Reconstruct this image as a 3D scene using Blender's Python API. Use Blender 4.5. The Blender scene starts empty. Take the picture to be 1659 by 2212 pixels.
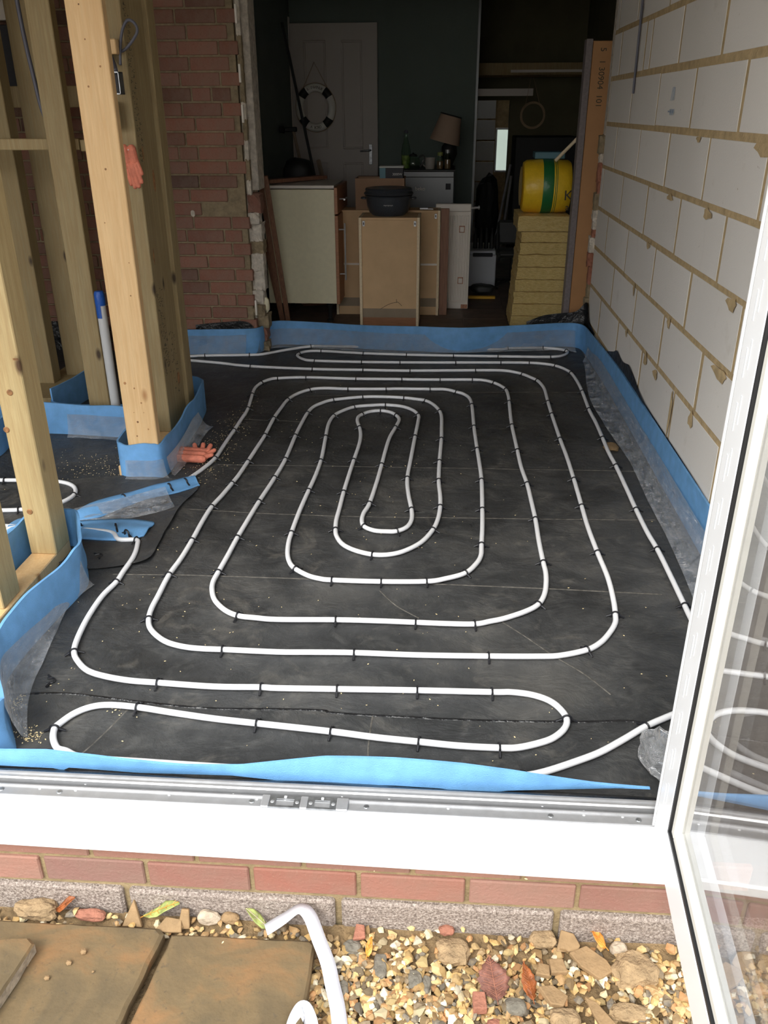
import bpy, bmesh, math, random
from mathutils import Vector, Matrix, noise
R = random.Random(7)
sc = bpy.context.scene
COL = sc.collection
PI = math.pi
# ---------------------------------------------------------------- camera
CAMP = Vector((.3686, -1.2314, 1.4891)); YAW, PIT, ROL = -.0706, .4477, -.0043
fw = Vector((math.sin(YAW)*math.cos(PIT), math.cos(YAW)*math.cos(PIT), -math.sin(PIT)))
rt = Vector((math.cos(YAW), -math.sin(YAW), 0)); up = rt.cross(fw)
r2 = rt*math.cos(ROL)+up*math.sin(ROL); u2 = up*math.cos(ROL)-rt*math.sin(ROL)
cd = bpy.data.cameras.new('camera'); cam = bpy.data.objects.new('camera', cd); COL.objects.link(cam)
m = Matrix((r2, u2, -fw)).transposed().to_4x4(); m.translation = CAMP; cam.matrix_world = m
cd.sensor_width = 36; cd.sensor_height = 36; cd.sensor_fit = 'AUTO'; cd.lens = 1815.2/2212*36; cd.clip_start = .02
sc.camera = cam
# ---------------------------------------------------------------- sky, sun, exposure
w = bpy.data.worlds.new('sky'); sc.world = w; w.use_nodes = True
nt = w.node_tree; bg = nt.nodes['Background']
tc = nt.nodes.new('ShaderNodeTexCoord'); sp = nt.nodes.new('ShaderNodeSeparateXYZ'); cr = nt.nodes.new('ShaderNodeValToRGB')
nt.links.new(tc.outputs['Generated'], sp.inputs[0]); nt.links.new(sp.outputs['Z'], cr.inputs[0]); nt.links.new(cr.outputs[0], bg.inputs[0])
cr.color_ramp.elements[0].position = .0; cr.color_ramp.elements[0].color = (1, .98, .95, 1)
cr.color_ramp.elements[1].position = .8; cr.color_ramp.elements[1].color = (.86, .93, 1, 1)
bg.inputs[1].default_value = SKYSTR = 2.1
sl = bpy.data.lights.new('sun', 'SUN'); sl.energy = 1.8; sl.angle = math.radians(25); sl.color = (1, .95, .86)
so = bpy.data.objects.new('sun', sl); COL.objects.link(so)
so.rotation_euler = (Vector((0.45, 1.0, -1.25))).to_track_quat('-Z', 'Y').to_euler(); so.location = (-2, -4, 6)
vs = sc.view_settings; vs.view_transform = 'Standard'; vs.look = 'None'; vs.gamma = 1; vs.use_curve_mapping = False; vs.exposure = .72
sc.cycles.max_bounces = 10; sc.cycles.diffuse_bounces = 6; sc.cycles.transparent_max_bounces = 16; sc.cycles.caustics_reflective = False; sc.cycles.caustics_refractive = False
# ---------------------------------------------------------------- helpers
class MB:
    def __init__(s): s.v = []; s.f = []
    def add(s, vs, fs):
        n = len(s.v); s.v += [Vector(v) for v in vs]; s.f += [tuple(i+n for i in f) for f in fs]; return s
    def box(s, x0, x1, y0, y1, z0, z1, c=0, rot=None):
        if c <= 0:
            vs = [(x, y, z) for z in (z0, z1) for y in (y0, y1) for x in (x0, x1)]
            fs = [(0, 2, 3, 1), (4, 5, 7, 6), (0, 1, 5, 4), (2, 6, 7, 3), (0, 4, 6, 2), (1, 3, 7, 5)]
        else:
            bm = bmesh.new(); bmesh.ops.create_cube(bm, size=1)
            for v in bm.verts: v.co = Vector(((x0+x1)/2+v.co.x*(x1-x0), (y0+y1)/2+v.co.y*(y1-y0), (z0+z1)/2+v.co.z*(z1-z0)))
            bmesh.ops.bevel(bm, geom=bm.edges[:], offset=c, segments=1, affect='EDGES', profile=.5)
            bm.verts.index_update(); vs = [v.co.copy() for v in bm.verts]; fs = [tuple(v.index for v in f.verts) for f in bm.faces]; bm.free()
        if rot is not None:
            ctr = Vector(((x0+x1)/2, (y0+y1)/2, (z0+z1)/2)); vs = [ctr+rot@(Vector(v)-ctr) for v in vs]
        return s.add(vs, fs)
    def tube(s, pts, r, n=8, cap=True, rr=None):
        pts = [Vector(p) for p in pts]; N = len(pts); vs = []; prev = None
        for i, p in enumerate(pts):
            t = (pts[min(i+1, N-1)]-pts[max(i-1, 0)]).normalized()
            if prev is None:
                a = Vector((0, 0, 1)) if abs(t.z) < .9 else Vector((1, 0, 0)); u = t.cross(a).normalized()
            else: u = (prev-t*prev.dot(t)).normalized()
            prev = u; w_ = t.cross(u); q = rr[i] if rr else r
            vs += [p+(u*math.cos(2*PI*k/n)+w_*math.sin(2*PI*k/n))*q for k in range(n)]
        fs = [(i*n+k, i*n+(k+1) % n, (i+1)*n+(k+1) % n, (i+1)*n+k) for i in range(N-1) for k in range(n)]
        if cap: fs += [tuple(range(n))[::-1], tuple((N-1)*n+k for k in range(n))]
        return s.add(vs, fs)
    def lathe(s, prof, c=(0, 0, 0), n=24, axis='z', m=None, a0=0, a1=2*PI):
        full = abs(a1-a0-2*PI) < 1e-6; k = n if full else n+1; vs = []
        for r, z in prof:
            for i in range(k):
                a = a0+(a1-a0)*i/n; v = Vector((r*math.cos(a), r*math.sin(a), z))
                if axis == 'x': v = Vector((v.z, v.x, v.y))
                if axis == 'y': v = Vector((v.x, v.z, v.y))
                if m is not None: v = m@v
                vs.append(v+Vector(c))
        fs = [(j*k+i, j*k+(i+1) % k, (j+1)*k+(i+1) % k, (j+1)*k+i) for j in range(len(prof)-1) for i in range(n)]
        return s.add(vs, fs)
    def prism(s, poly, z0, z1, m=None):
        n = len(poly); vs = [Vector((x, y, z)) for z in (z0, z1) for x, y in poly]
        if m is not None: vs = [m@v for v in vs]
        return s.add(vs, [tuple(range(n))[::-1], tuple(range(n, 2*n))]+[(i, (i+1) % n, n+(i+1) % n, n+i) for i in range(n)])
    def ribbon(s, path, zb, zt, t, lean=None, nz=3, side=1):
        """upright strip of thickness t following path (x,y); zb/zt lists or numbers; lean(i,h)->offset along normal"""
        N = len(path); P = [Vector((p[0], p[1], 0)) for p in path]; vs = []
        for i, p in enumerate(P):
            tg = (P[min(i+1, N-1)]-P[max(i-1, 0)]).normalized(); nn = Vector((-tg.y, tg.x, 0))*side
            b = zb[i] if isinstance(zb, list) else zb; tt = zt[i] if isinstance(zt, list) else zt
            ring = []
            for k in range(nz+1):
                h = k/nz; o = lean(i, h) if lean else 0; ring.append(p+nn*o+Vector((0, 0, b+(tt-b)*h)))
            for k in range(nz, -1, -1):
                h = k/nz; o = (lean(i, h) if lean else 0)+t; ring.append(p+nn*o+Vector((0, 0, b+(tt-b)*h)))
            vs += ring
        K = 2*(nz+1)
        fs = [(i*K+k, (i+1)*K+k, (i+1)*K+(k+1) % K, i*K+(k+1) % K) for i in range(N-1) for k in range(K)]
        fs += [tuple(range(K)), tuple((N-1)*K+k for k in range(K))[::-1]]
        return s.add(vs, fs)
    def sheet(s, rows):
        """grid of points rows[i][j]"""
        n = len(rows[0]); vs = [Vector(p) for r_ in rows for p in r_]
        return s.add(vs, [(i*n+j, i*n+j+1, (i+1)*n+j+1, (i+1)*n+j) for i in range(len(rows)-1) for j in range(n-1)])
    def mesh(s, name, mt, smooth=False, org=Vector((0, 0, 0))):
        me = bpy.data.meshes.new(name); me.from_pydata([v-org for v in s.v], [], s.f); me.update()
        bm = bmesh.new(); bm.from_mesh(me); bmesh.ops.recalc_face_normals(bm, faces=bm.faces); bm.to_mesh(me); bm.free()
        if mt: me.materials.append(mt)
        if smooth:
            for p in me.polygons: p.use_smooth = True
        return me
    def build(s, name, mt, parent=None, smooth=False, org=None, kind=None):
        if parent is not None: o_ = wl(parent)
        elif org is not None: o_ = Vector(org)
        else:
            xs = [v.x for v in s.v]; ys = [v.y for v in s.v]; zs = [v.z for v in s.v]
            o_ = Vector(((min(xs)+max(xs))/2, (min(ys)+max(ys))/2, min(zs)))
        me = s.mesh(name, mt, smooth == True, o_)
        o = bpy.data.objects.new(name, me); COL.objects.link(o)
        if smooth == 'auto': autosmooth(o)
        if parent is not None: o.parent = parent
        else: o.location = o_
        if kind: o['kind'] = kind
        return o
def wl(o):
    v = Vector((0, 0, 0))
    while o is not None: v += o.location; o = o.parent
    return v
def autosmooth(o, ang=40):
    me = o.data
    for p in me.polygons: p.use_smooth = True
    bm = bmesh.new(); bm.from_mesh(me)
    for e in bm.edges:
        if len(e.link_faces) == 2 and e.calc_face_angle(0) > math.radians(ang): e.smooth = False
    bm.to_mesh(me); bm.free()
def tag(o, label, cat, group=None, kind=None):
    o['label'] = label; o['category'] = cat
    if group: o['group'] = group
    if kind: o['kind'] = kind
    return o
def thing(name, label, cat, loc, group=None):
    o = bpy.data.objects.new(name, None); COL.objects.link(o); o.location = loc; o.empty_display_size = .05
    return tag(o, label, cat, group)
def struct(name, loc=(0, 0, 0)):
    o = bpy.data.objects.new(name, None); COL.objects.link(o); o.location = loc; o['kind'] = 'structure'; return o
def inst(name, me, parent, loc, rot=None, scale=None):
    o = bpy.data.objects.new(name, me); COL.objects.link(o)
    o.parent = parent; o.location = Vector(loc)-(wl(parent) if parent else Vector((0, 0, 0)))
    if rot: o.rotation_euler = rot
    if scale: o.scale = scale
    return o
def catmull(pts, n=6):
    P = [Vector(p) for p in pts]; out = []
    for i in range(len(P)-1):
        a = P[max(i-1, 0)]; b = P[i]; c = P[i+1]; d = P[min(i+2, len(P)-1)]
        for k in range(n):
            t = k/n; out.append(.5*((2*b)+(c-a)*t+(2*a-5*b+4*c-d)*t*t+(3*b-a-3*c+d)*t*t*t))
    out.append(P[-1]); return out
def text(name, s, size, mt, parent, loc, rot, depth=.0006, align='CENTER'):
    cu = bpy.data.curves.new(name, 'FONT'); cu.body = s; cu.size = size; cu.extrude = depth; cu.align_x = align; cu.align_y = 'CENTER'
    t = bpy.data.objects.new('tmp', cu); COL.objects.link(t); bpy.context.view_layer.update()
    me = bpy.data.meshes.new_from_object(t.evaluated_get(bpy.context.evaluated_depsgraph_get())); bpy.data.objects.remove(t)
    me.materials.clear(); me.materials.append(mt)
    o = bpy.data.objects.new(name, me); COL.objects.link(o); o.parent = parent
    o.location = Vector(loc)-(wl(parent) if parent else Vector((0, 0, 0))); o.rotation_euler = rot; return o
def chunk(cx, cy, cz, sx, sy, sz, amp=.22, cuts=3):
    """broken angular lump of masonry"""
    bm = bmesh.new(); bmesh.ops.create_cube(bm, size=2); bmesh.ops.subdivide_edges(bm, edges=bm.edges[:], cuts=cuts, use_grid_fill=True); sd = R.uniform(0, 99)
    for v in bm.verts:
        p = v.co; q = p*(1+amp*noise.noise(p*1.7+Vector((sd, 0, sd)))+amp*.7*noise.noise(p*4+Vector((0, sd, 0))))
        if sum(abs(t) > .99 for t in p) >= 2: q *= .93
        v.co = Vector((cx+q.x*sx, cy+q.y*sy, cz+q.z*sz))
    bm.verts.index_update(); mb = MB().add([v.co.copy() for v in bm.verts], [tuple(v.index for v in f.verts) for f in bm.faces]); bm.free(); return mb
# ---------------------------------------------------------------- materials
def N(nt, t, **k):
    n = nt.nodes.new(t)
    for a, b in k.items(): setattr(n, a, b)
    return n
def ramp(nt, src, stops):
    r_ = N(nt, 'ShaderNodeValToRGB'); e = r_.color_ramp.elements
    while len(e) < len(stops): e.new(.5)
    for q, (p, c) in zip(e, stops): q.position = p; q.color = (*c, 1) if len(c) == 3 else c
    nt.links.new(src, r_.inputs[0]); return r_.outputs[0]
def noi(nt, scale, detail=4, rough=.55, dist=0, st=None, coord='Object'):
    tcn = N(nt, 'ShaderNodeTexCoord'); mp = N(nt, 'ShaderNodeMapping'); n = N(nt, 'ShaderNodeTexNoise')
    nt.links.new(tcn.outputs[coord], mp.inputs[0]); nt.links.new(mp.outputs[0], n.inputs['Vector'])
    if st: mp.inputs['Scale'].default_value = st
    n.inputs['Scale'].default_value = scale; n.inputs['Detail'].default_value = detail; n.inputs['Roughness'].default_value = rough; n.inputs['Distortion'].default_value = dist
    return n.outputs['Fac']
def mixc(nt, fac, a, b, mode='MIX'):
    x = N(nt, 'ShaderNodeMix', data_type='RGBA', blend_type=mode)
    for sck, v in ((x.inputs[0], fac), (x.inputs[6], a), (x.inputs[7], b)):
        if isinstance(v, (int, float)): sck.default_value = v
        elif isinstance(v, tuple): sck.default_value = (*v, 1)
        else: nt.links.new(v, sck)
    return x.outputs[2]
def bump(nt, h, dist=.002, strength=1):
    b = N(nt, 'ShaderNodeBump'); b.inputs['Distance'].default_value = dist; b.inputs['Strength'].default_value = strength
    nt.links.new(h, b.inputs['Height']); return b.outputs[0]
def mat(name, col=(.5, .5, .5), rough=.6, var=0, vs=20, metal=0, bmp=0, bs=80, spec=.5, coat=0, rnd=0, st=None, fn=None):
    m_ = bpy.data.materials.new(name); m_.use_nodes = True; nt = m_.node_tree; p = nt.nodes['Principled BSDF']
    p.inputs['Base Color'].default_value = (*col, 1); p.inputs['Roughness'].default_value = rough; p.inputs['Metallic'].default_value = metal
    p.inputs['Specular IOR Level'].default_value = spec; p.inputs['Coat Weight'].default_value = coat
    c = None
    if var:
        f = noi(nt, vs, st=st); c = ramp(nt, f, [(.3, tuple(x*(1-var) for x in col)), (.7, tuple(min(1, x*(1+var)) for x in col))])
    if rnd:
        oi = N(nt, 'ShaderNodeObjectInfo'); mr = N(nt, 'ShaderNodeMapRange'); mr.inputs[3].default_value = 1-rnd; mr.inputs[4].default_value = 1+rnd
        nt.links.new(oi.outputs['Random'], mr.inputs[0]); c = mixc(nt, 1, c if c is not None else col, mr.outputs[0], 'MULTIPLY')
    if fn: c = fn(nt, c, p) or c
    if c is not None: nt.links.new(c, p.inputs['Base Color'])
    if bmp: nt.links.new(bump(nt, noi(nt, bs, 5, st=st), bmp), p.inputs['Normal'])
    return m_
def f_brick(tones):
    def f(nt, c, p):
        oi = N(nt, 'ShaderNodeObjectInfo'); r_ = ramp(nt, oi.outputs['Random'], [(i/(len(tones)-1), t) for i, t in enumerate(tones)])
        n = noi(nt, 14, 5); a = mixc(nt, ramp(nt, n, [(.35, (0, 0, 0)), (.75, (.5, .5, .5))]), r_, (.26, .19, .145))
        s = noi(nt, 160, 2); return mixc(nt, ramp(nt, s, [(.66, (0, 0, 0)), (.74, (.5, .5, .5))]), a, (.36, .27, .2))
    return f
def f_wood(grain, knot, amt=.5):
    def f(nt, c, p):
        g = noi(nt, 9, 4, .6, .8, st=(9, 9, .55)); g2 = noi(nt, 60, 3, .6, .2, st=(7, 7, .12))
        c = mixc(nt, ramp(nt, g, [(.38, (0, 0, 0)), (.62, (amt, amt, amt))]), c, grain)
        c = mixc(nt, ramp(nt, g2, [(.42, (0, 0, 0)), (.7, (amt*.7,)*3)]), c, grain)
        tcn = N(nt, 'ShaderNodeTexCoord'); mp = N(nt, 'ShaderNodeMapping'); v = N(nt, 'ShaderNodeTexVoronoi')
        mp.inputs['Scale'].default_value = (1, 1, .45); nt.links.new(tcn.outputs['Object'], mp.inputs[0]); nt.links.new(mp.outputs[0], v.inputs['Vector'])
        v.inputs['Scale'].default_value = 8
        return mixc(nt, ramp(nt, v.outputs['Distance'], [(.05, (1, 1, 1)), (.13, (0, 0, 0))]), c, knot)
    return f
def f_dpm(nt, c, p):
    big = noi(nt, 2.6, 9, .66, .4); mid = noi(nt, 11, 9, .72, .8); fine = noi(nt, 300, 2, .6); blot = noi(nt, 5.5, 6, .7, 1.4)
    a = ramp(nt, big, [(.34, (.022, .023, .024)), (.52, (.047, .048, .049)), (.72, (.095, .092, .086))])
    d = ramp(nt, mid, [(.50, (0, 0, 0)), (.78, (.42, .42, .42))]); a = mixc(nt, d, a, (.15, .145, .135))
    a = mixc(nt, ramp(nt, blot, [(.56, (0, 0, 0)), (.76, (.42, .42, .42))]), a, (.22, .20, .17))
    a = mixc(nt, ramp(nt, fine, [(.70, (0, 0, 0)), (.80, (.3, .3, .3))]), a, (.30, .27, .22))
    rr = ramp(nt, mid, [(.3, (.38,)*3), (.75, (.68,)*3)]); nt.links.new(rr, p.inputs['Roughness'])
    w1 = noi(nt, 6, 8, .62, .5, st=(1, 1.35, 1)); w2 = noi(nt, 38, 4, .6, .4)
    mm = N(nt, 'ShaderNodeMath', operation='MULTIPLY_ADD'); mm.inputs[1].default_value = .14; nt.links.new(w2, mm.inputs[0]); nt.links.new(w1, mm.inputs[2])
    nt.links.new(bump(nt, mm.outputs[0], .022, .7), p.inputs['Normal']); return a
def f_island(tones):
    def f(nt, c, p):
        g = N(nt, 'ShaderNodeNewGeometry'); oi = N(nt, 'ShaderNodeObjectInfo'); a = N(nt, 'ShaderNodeMath', operation='ADD'); fr = N(nt, 'ShaderNodeMath', operation='FRACT')
        nt.links.new(g.outputs['Random Per Island'], a.inputs[0]); nt.links.new(oi.outputs['Random'], a.inputs[1]); nt.links.new(a.outputs[0], fr.inputs[0])
        r_ = N(nt, 'ShaderNodeValToRGB'); r_.color_ramp.interpolation = 'CONSTANT'; e = r_.color_ramp.elements
        while len(e) < len(tones): e.new(.5)
        for i, q in enumerate(e): q.position = i/len(tones); q.color = (*tones[i], 1)
        nt.links.new(fr.outputs[0], r_.inputs[0]); n = noi(nt, 120, 3)
        return mixc(nt, ramp(nt, n, [(.3, (0, 0, 0)), (.8, (.45, .45, .45))]), r_.outputs[0], (.50, .38, .21))
    return f
def clearmat(name, tint=(1, 1, 1), fac=.2, rough=.15, ior=1.5, gain=1.8, white=.0, wr=0, wcol=(.8, .82, .85), thin=False):
    m_ = bpy.data.materials.new(name); m_.use_nodes = True; nt = m_.node_tree; nt.nodes.clear()
    out = N(nt, 'ShaderNodeOutputMaterial'); tr = N(nt, 'ShaderNodeBsdfTransparent'); gl = N(nt, 'ShaderNodeBsdfGlossy'); fr = N(nt, 'ShaderNodeFresnel'); mx = N(nt, 'ShaderNodeMixShader')
    tr.inputs[0].default_value = (*tint, 1); gl.inputs['Roughness'].default_value = rough; fr.inputs['IOR'].default_value = ior
    geo = N(nt, 'ShaderNodeNewGeometry'); inv = N(nt, 'ShaderNodeMath', operation='SUBTRACT'); inv.inputs[0].default_value = 1; nt.links.new(geo.outputs['Backfacing'], inv.inputs[1])
    g1 = N(nt, 'ShaderNodeMath', operation='MULTIPLY', use_clamp=True); g1.inputs[1].default_value = gain; nt.links.new(fr.outputs[0], g1.inputs[0])
    g2 = N(nt, 'ShaderNodeMath', operation='MULTIPLY'); nt.links.new(g1.outputs[0], g2.inputs[0]); nt.links.new(inv.outputs[0], g2.inputs[1])
    base = tr.outputs[0]
    if white:
        df = N(nt, 'ShaderNodeBsdfDiffuse'); df.inputs[0].default_value = (*wcol, 1); mw = N(nt, 'ShaderNodeMixShader')
        nt.links.new(ramp(nt, noi(nt, 16, 6, .7, 1), [(.35, (white*.4,)*3), (.75, (white*1.8,)*3)]), mw.inputs[0]); nt.links.new(tr.outputs[0], mw.inputs[1]); nt.links.new(df.outputs[0], mw.inputs[2]); base = mw.outputs[0]
    nt.links.new(g2.outputs[0], mx.inputs[0]); nt.links.new(base, mx.inputs[1]); nt.links.new(gl.outputs[0], mx.inputs[2]); nt.links.new(mx.outputs[0], out.inputs[0])
    if thin:
        lw = N(nt, 'ShaderNodeLayerWeight'); lw.inputs['Blend'].default_value = .35
        mr = N(nt, 'ShaderNodeMapRange'); mr.inputs[3].default_value = .17; mr.inputs[4].default_value = .75; nt.links.new(lw.outputs['Facing'], mr.inputs[0]); nt.links.new(mr.outputs[0], mx.inputs[0])
    if wr:
        b = bump(nt, noi(nt, 9, 6, .6, 1.2, st=(1.3, 1.3, 6)), wr); nt.links.new(b, gl.inputs['Normal'])
    return m_
M = {}
M['dpm'] = mat('black_membrane', (.03, .03, .03), .5, fn=f_dpm, spec=.5)
M['dpm_flap'] = mat('black_plastic_sheet', (.012, .012, .013), .32, bmp=.02, bs=14)
M['foam'] = mat('blue_foam', (.165, .39, .71), .5, var=.12, vs=18, bmp=.0012, bs=420, spec=.4)
M['film'] = clearmat('clear_film', fac=.2, rough=.07, gain=3.0, white=.18, wr=.10, thin=True)
M['glass'] = clearmat('window_glass', rough=.0, ior=1.52, gain=1.8)
M['pipe'] = mat('white_pipe', (.86, .86, .88), .32, spec=.5)
M['pipe_dusty'] = mat('dull_white_pipe', (.62, .64, .66), .4)
M['clip'] = mat('black_clip', (.012, .012, .015), .4)
M['pine'] = mat('clean_pine', (.78, .53, .27), .55, fn=f_wood((.66, .38, .16), (.42, .20, .07), .45), var=.05, bmp=.0006, bs=90, st=(6, 6, .3))
M['treated'] = mat('treated_timber', (.36, .28, .145), .65, fn=f_wood((.30, .20, .085), (.055, .032, .014), .6), var=.15, rnd=.14, bmp=.0012, bs=70, st=(6, 6, .3))
M['treated_pale'] = mat('honey_timber', (.55, .42, .21), .62, fn=f_wood((.40, .26, .11), (.10, .05, .02), .5), var=.08, bmp=.0008, bs=70, st=(6, 6, .3))  # paler copy of the treated timber, for the two nearest left studs
M['knot'] = mat('knot_wood', (.34, .16, .06), .6, var=.5, vs=60)
M['stamp'] = mat('ink_stamp', (.07, .06, .04), .8)
BT = [(.29, .125, .085), (.25, .105, .07), (.31, .135, .09), (.22, .095, .066), (.33, .14, .09), (.105, .055, .043), (.28, .115, .072), (.25, .125, .09), (.30, .12, .075)]
M['brick'] = mat('red_brick', rough=.85, fn=f_brick(BT), bmp=.0035, bs=70)
M['brick_new'] = mat('plinth_brick', rough=.85, spec=.2, fn=f_brick([(.35, .175, .13), (.30, .155, .125), (.41, .235, .18), (.32, .135, .10), (.27, .15, .125)]), bmp=.002, bs=110)
M['mortar'] = mat('mortar', (.30, .225, .12), .95, var=.2, vs=30, bmp=.004, bs=90)
M['mortar_old'] = mat('old_mortar', (.27, .21, .13), .95, var=.25, vs=30, bmp=.004, bs=70)
M['mortar_aac'] = mat('sandy_mortar', (.50, .37, .20), .95, var=.2, vs=24, bmp=.005, bs=90)
def f_aac(nt, c, p):
    s = noi(nt, 5, 6, .7, .5); c = mixc(nt, ramp(nt, s, [(.60, (0, 0, 0)), (.80, (.35,)*3)]), c, (.42, .36, .27))
    t = noi(nt, 26, 3, .6, 1); return mixc(nt, ramp(nt, t, [(.72, (0, 0, 0)), (.76, (.6,)*3)]), c, (.36, .30, .22))
M['aac'] = mat('aerated_block', (.76, .725, .68), .9, rnd=.05, fn=f_aac, bmp=.0012, bs=160)
def f_conc(nt, c, p):
    return ramp(nt, noi(nt, 190, 3, .8), [(.34, (.15, .115, .095)), (.5, (.32, .26, .22)), (.68, (.56, .48, .42))])
M['block'] = mat('dense_block', rough=.95, fn=f_conc, bmp=.006, bs=190)
M['upvc'] = mat('white_upvc', (.86, .86, .87), .28, var=.02, vs=6)
M['cream_bead'] = mat('cream_bead', (.74, .72, .66), .4)
M['alu'] = mat('aluminium', (.50, .50, .51), .40, metal=.6, var=.08, vs=30, bmp=.0003, bs=200)
M['steel'] = mat('zinc_steel', (.40, .41, .42), .42, metal=.9, var=.3, vs=60)
M['gasket'] = mat('black_gasket', (.012, .012, .014), .45)
def f_slab(nt, c, p):
    a = ramp(nt, noi(nt, 5, 6, .6, .6), [(.33, (.10, .077, .046)), (.5, (.165, .115, .06)), (.68, (.27, .14, .06))])
    return mixc(nt, ramp(nt, noi(nt, 90, 3), [(.62, (0, 0, 0)), (.74, (.4,)*3)]), a, (.06, .055, .045))
M['slab'] = mat('sandstone', rough=.9, spec=.2, fn=f_slab, bmp=.004, bs=28)
M['slab_edge'] = mat('sandstone_grey', (.26, .21, .15), .95, var=.35, vs=70, bmp=.006, bs=60)
GT = [(.50, .31, .11), (.62, .45, .20), (.36, .21, .085), (.70, .58, .36), (.28, .18, .085), (.54, .34, .13), (.17, .125, .08), (.42, .25, .11), (.60, .40, .18), (.12, .105, .09), (.46, .22, .085), (.74, .66, .50)]
M['pebble'] = mat('flint_pebble', rough=.6, spec=.3, fn=f_island(GT), bmp=.001, bs=200)
M['soil'] = mat('clay_soil', (.22, .145, .07), .95, var=.35, vs=22, bmp=.02, bs=40)
M['clod'] = mat('clay_clod', (.33, .225, .12), .95, var=.25, vs=40, bmp=.012, bs=60)
M['tile_clay'] = mat('clay_fragment', (.29, .185, .09), .9, var=.15, vs=40, bmp=.003, bs=90)
M['stone_grey'] = mat('grey_stone', (.17, .15, .115), .8, var=.3, vs=50, bmp=.006, bs=60)
M['stone_pale'] = mat('pale_stone', (.46, .37, .27), .85, var=.25, vs=50, bmp=.006, bs=60)
M['frag_red'] = mat('brick_fragment', (.33, .135, .085), .9, var=.2, vs=50, bmp=.006, bs=70)
M['leaf_brown'] = mat('dead_leaf', (.20, .085, .06), .6, var=.4, vs=60, bmp=.004, bs=60)
M['leaf_rust'] = mat('rust_leaf', (.30, .09, .025), .45, var=.45, vs=50, bmp=.004, bs=60)
M['leaf_orange'] = mat('orange_leaf', (.72, .28, .05), .4, var=.3, vs=40)
M['leaf_green'] = mat('green_leaf', (.30, .34, .10), .5, var=.45, vs=40, bmp=.002)
M['strap'] = mat('white_strap', (.60, .60, .64), .45, bmp=.0004, bs=500)
M['plaster'] = mat('old_plaster', (.60, .54, .46), .95, var=.25, vs=30, bmp=.012, bs=40)
M['glove'] = mat('orange_glove', (.78, .24, .15), .7, var=.2, vs=30, bmp=.003, bs=120)
M['glove_knit'] = mat('yellow_green_knit', (.50, .50, .22), .9, bmp=.002, bs=300)
M['waste'] = mat('white_waste_pipe', (.62, .62, .62), .35)
M['blue_tape'] = mat('blue_tape', (.01, .09, .42), .4, bmp=.003, bs=60)
M['cable'] = mat('grey_cable', (.10, .10, .13), .5)
M['kwall'] = mat('sage_painted_wall', (.175, .215, .195), .85, var=.05, vs=3)
M['kwall_olive'] = mat('olive_wall', (.16, .15, .09), .85, var=.1, vs=5)
M['door'] = mat('dull_white_door', (.55, .50, .455), .5)
M['ring_white'] = mat('cream_lifebuoy', (.92, .90, .82), .6)
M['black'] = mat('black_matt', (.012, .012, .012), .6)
M['navy'] = mat('dark_navy', (.015, .015, .022), .6)
M['rope'] = mat('jute_rope', (.36, .27, .17), .9, bmp=.002, bs=300)
M['cream'] = mat('cream_laminate', (.76, .70, .49), .45, var=.04, vs=30)
M['oak'] = mat('reddish_oak_front', (.36, .16, .075), .5, var=.15, vs=12, st=(1, 1, 8))
M['mdf'] = mat('raw_mdf', (.66, .45, .25), .75, var=.07, vs=7)
M['mdf_pale'] = mat('pale_chipboard_edge', (.78, .64, .44), .8, var=.1, vs=80)
M['mdf_grey'] = mat('greyish_hardboard', (.30, .235, .165), .8, var=.08, vs=10)
M['white_metal'] = mat('white_radiator', (.82, .76, .68), .4, var=.03, vs=8)
M['rust'] = mat('peeled_paint', (.45, .22, .13), .8, var=.3, vs=80)
M['pot'] = mat('dark_enamel', (.045, .05, .06), .28, var=.2, vs=120)
M['card'] = mat('brown_cardboard', (.30, .18, .11), .85, var=.08, vs=10)
M['fridge'] = mat('grey_fridge', (.22, .225, .23), .35, metal=.3)
M['plank'] = mat('brown_plank', (.26, .13, .08), .6, var=.25, vs=14, st=(8, 8, .6))
M['glassware'] = clearmat('glassware', tint=(.8, .9, .8), rough=.02, gain=2)
M['shade'] = mat('lamp_shade_cloth', (.42, .30, .22), .9)
M['ceramic'] = mat('ceramic_mug', (.45, .42, .38), .4)
M['yellow_bag'] = mat('yellow_wrapper', (.86, .56, .03), .35, bmp=.006, bs=18, var=.06)
M['green_band'] = mat('green_print', (.02, .16, .05), .35, bmp=.006, bs=18)
def f_wool(nt, c, p):
    n = noi(nt, 30, 7, .75, .4, st=(1, 1, 7)); return ramp(nt, n, [(.3, (.66, .46, .15)), (.52, (.88, .67, .27)), (.75, (.95, .80, .42))])
M['wool'] = mat('mineral_wool', rough=1, fn=f_wool, bmp=.012, bs=60, st=(1, 1, 5))
M['wrap'] = mat('orange_brown_wrap', (.46, .235, .095), .6, var=.06, vs=9)
M['edge_grey'] = mat('grey_board_edge', (.22, .19, .19), .9, var=.15, vs=60)
M['screed'] = mat('concrete_floor', (.30, .28, .26), .9, var=.2, vs=9, bmp=.004)
M['vinyl'] = mat('brown_vinyl_tiles', (.12, .085, .065), .55, var=.3, vs=9)
M['ceilm'] = mat('plasterboard', (.55, .52, .48), .9)
M['white_app'] = mat('white_appliance', (.60, .62, .66), .35)
M['dark_plastic'] = mat('dark_grey_plastic', (.045, .047, .045), .5)
M['yellow_tool'] = mat('yellow_tool', (.75, .42, .03), .45)
M['wood_chip'] = mat('pale_shavings', (.85, .68, .38), .8)
M['dust'] = mat('dusty_crease', (.10, .092, .08), .9, var=.6, vs=60)
M['mark_blue'] = mat('blue_wax_mark', (.30, .38, .50), .9)
M['print_grey'] = mat('grey_print', (.74, .75, .77), .6)
M['white_box'] = mat('white_carton', (.52, .52, .50), .6)
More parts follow.
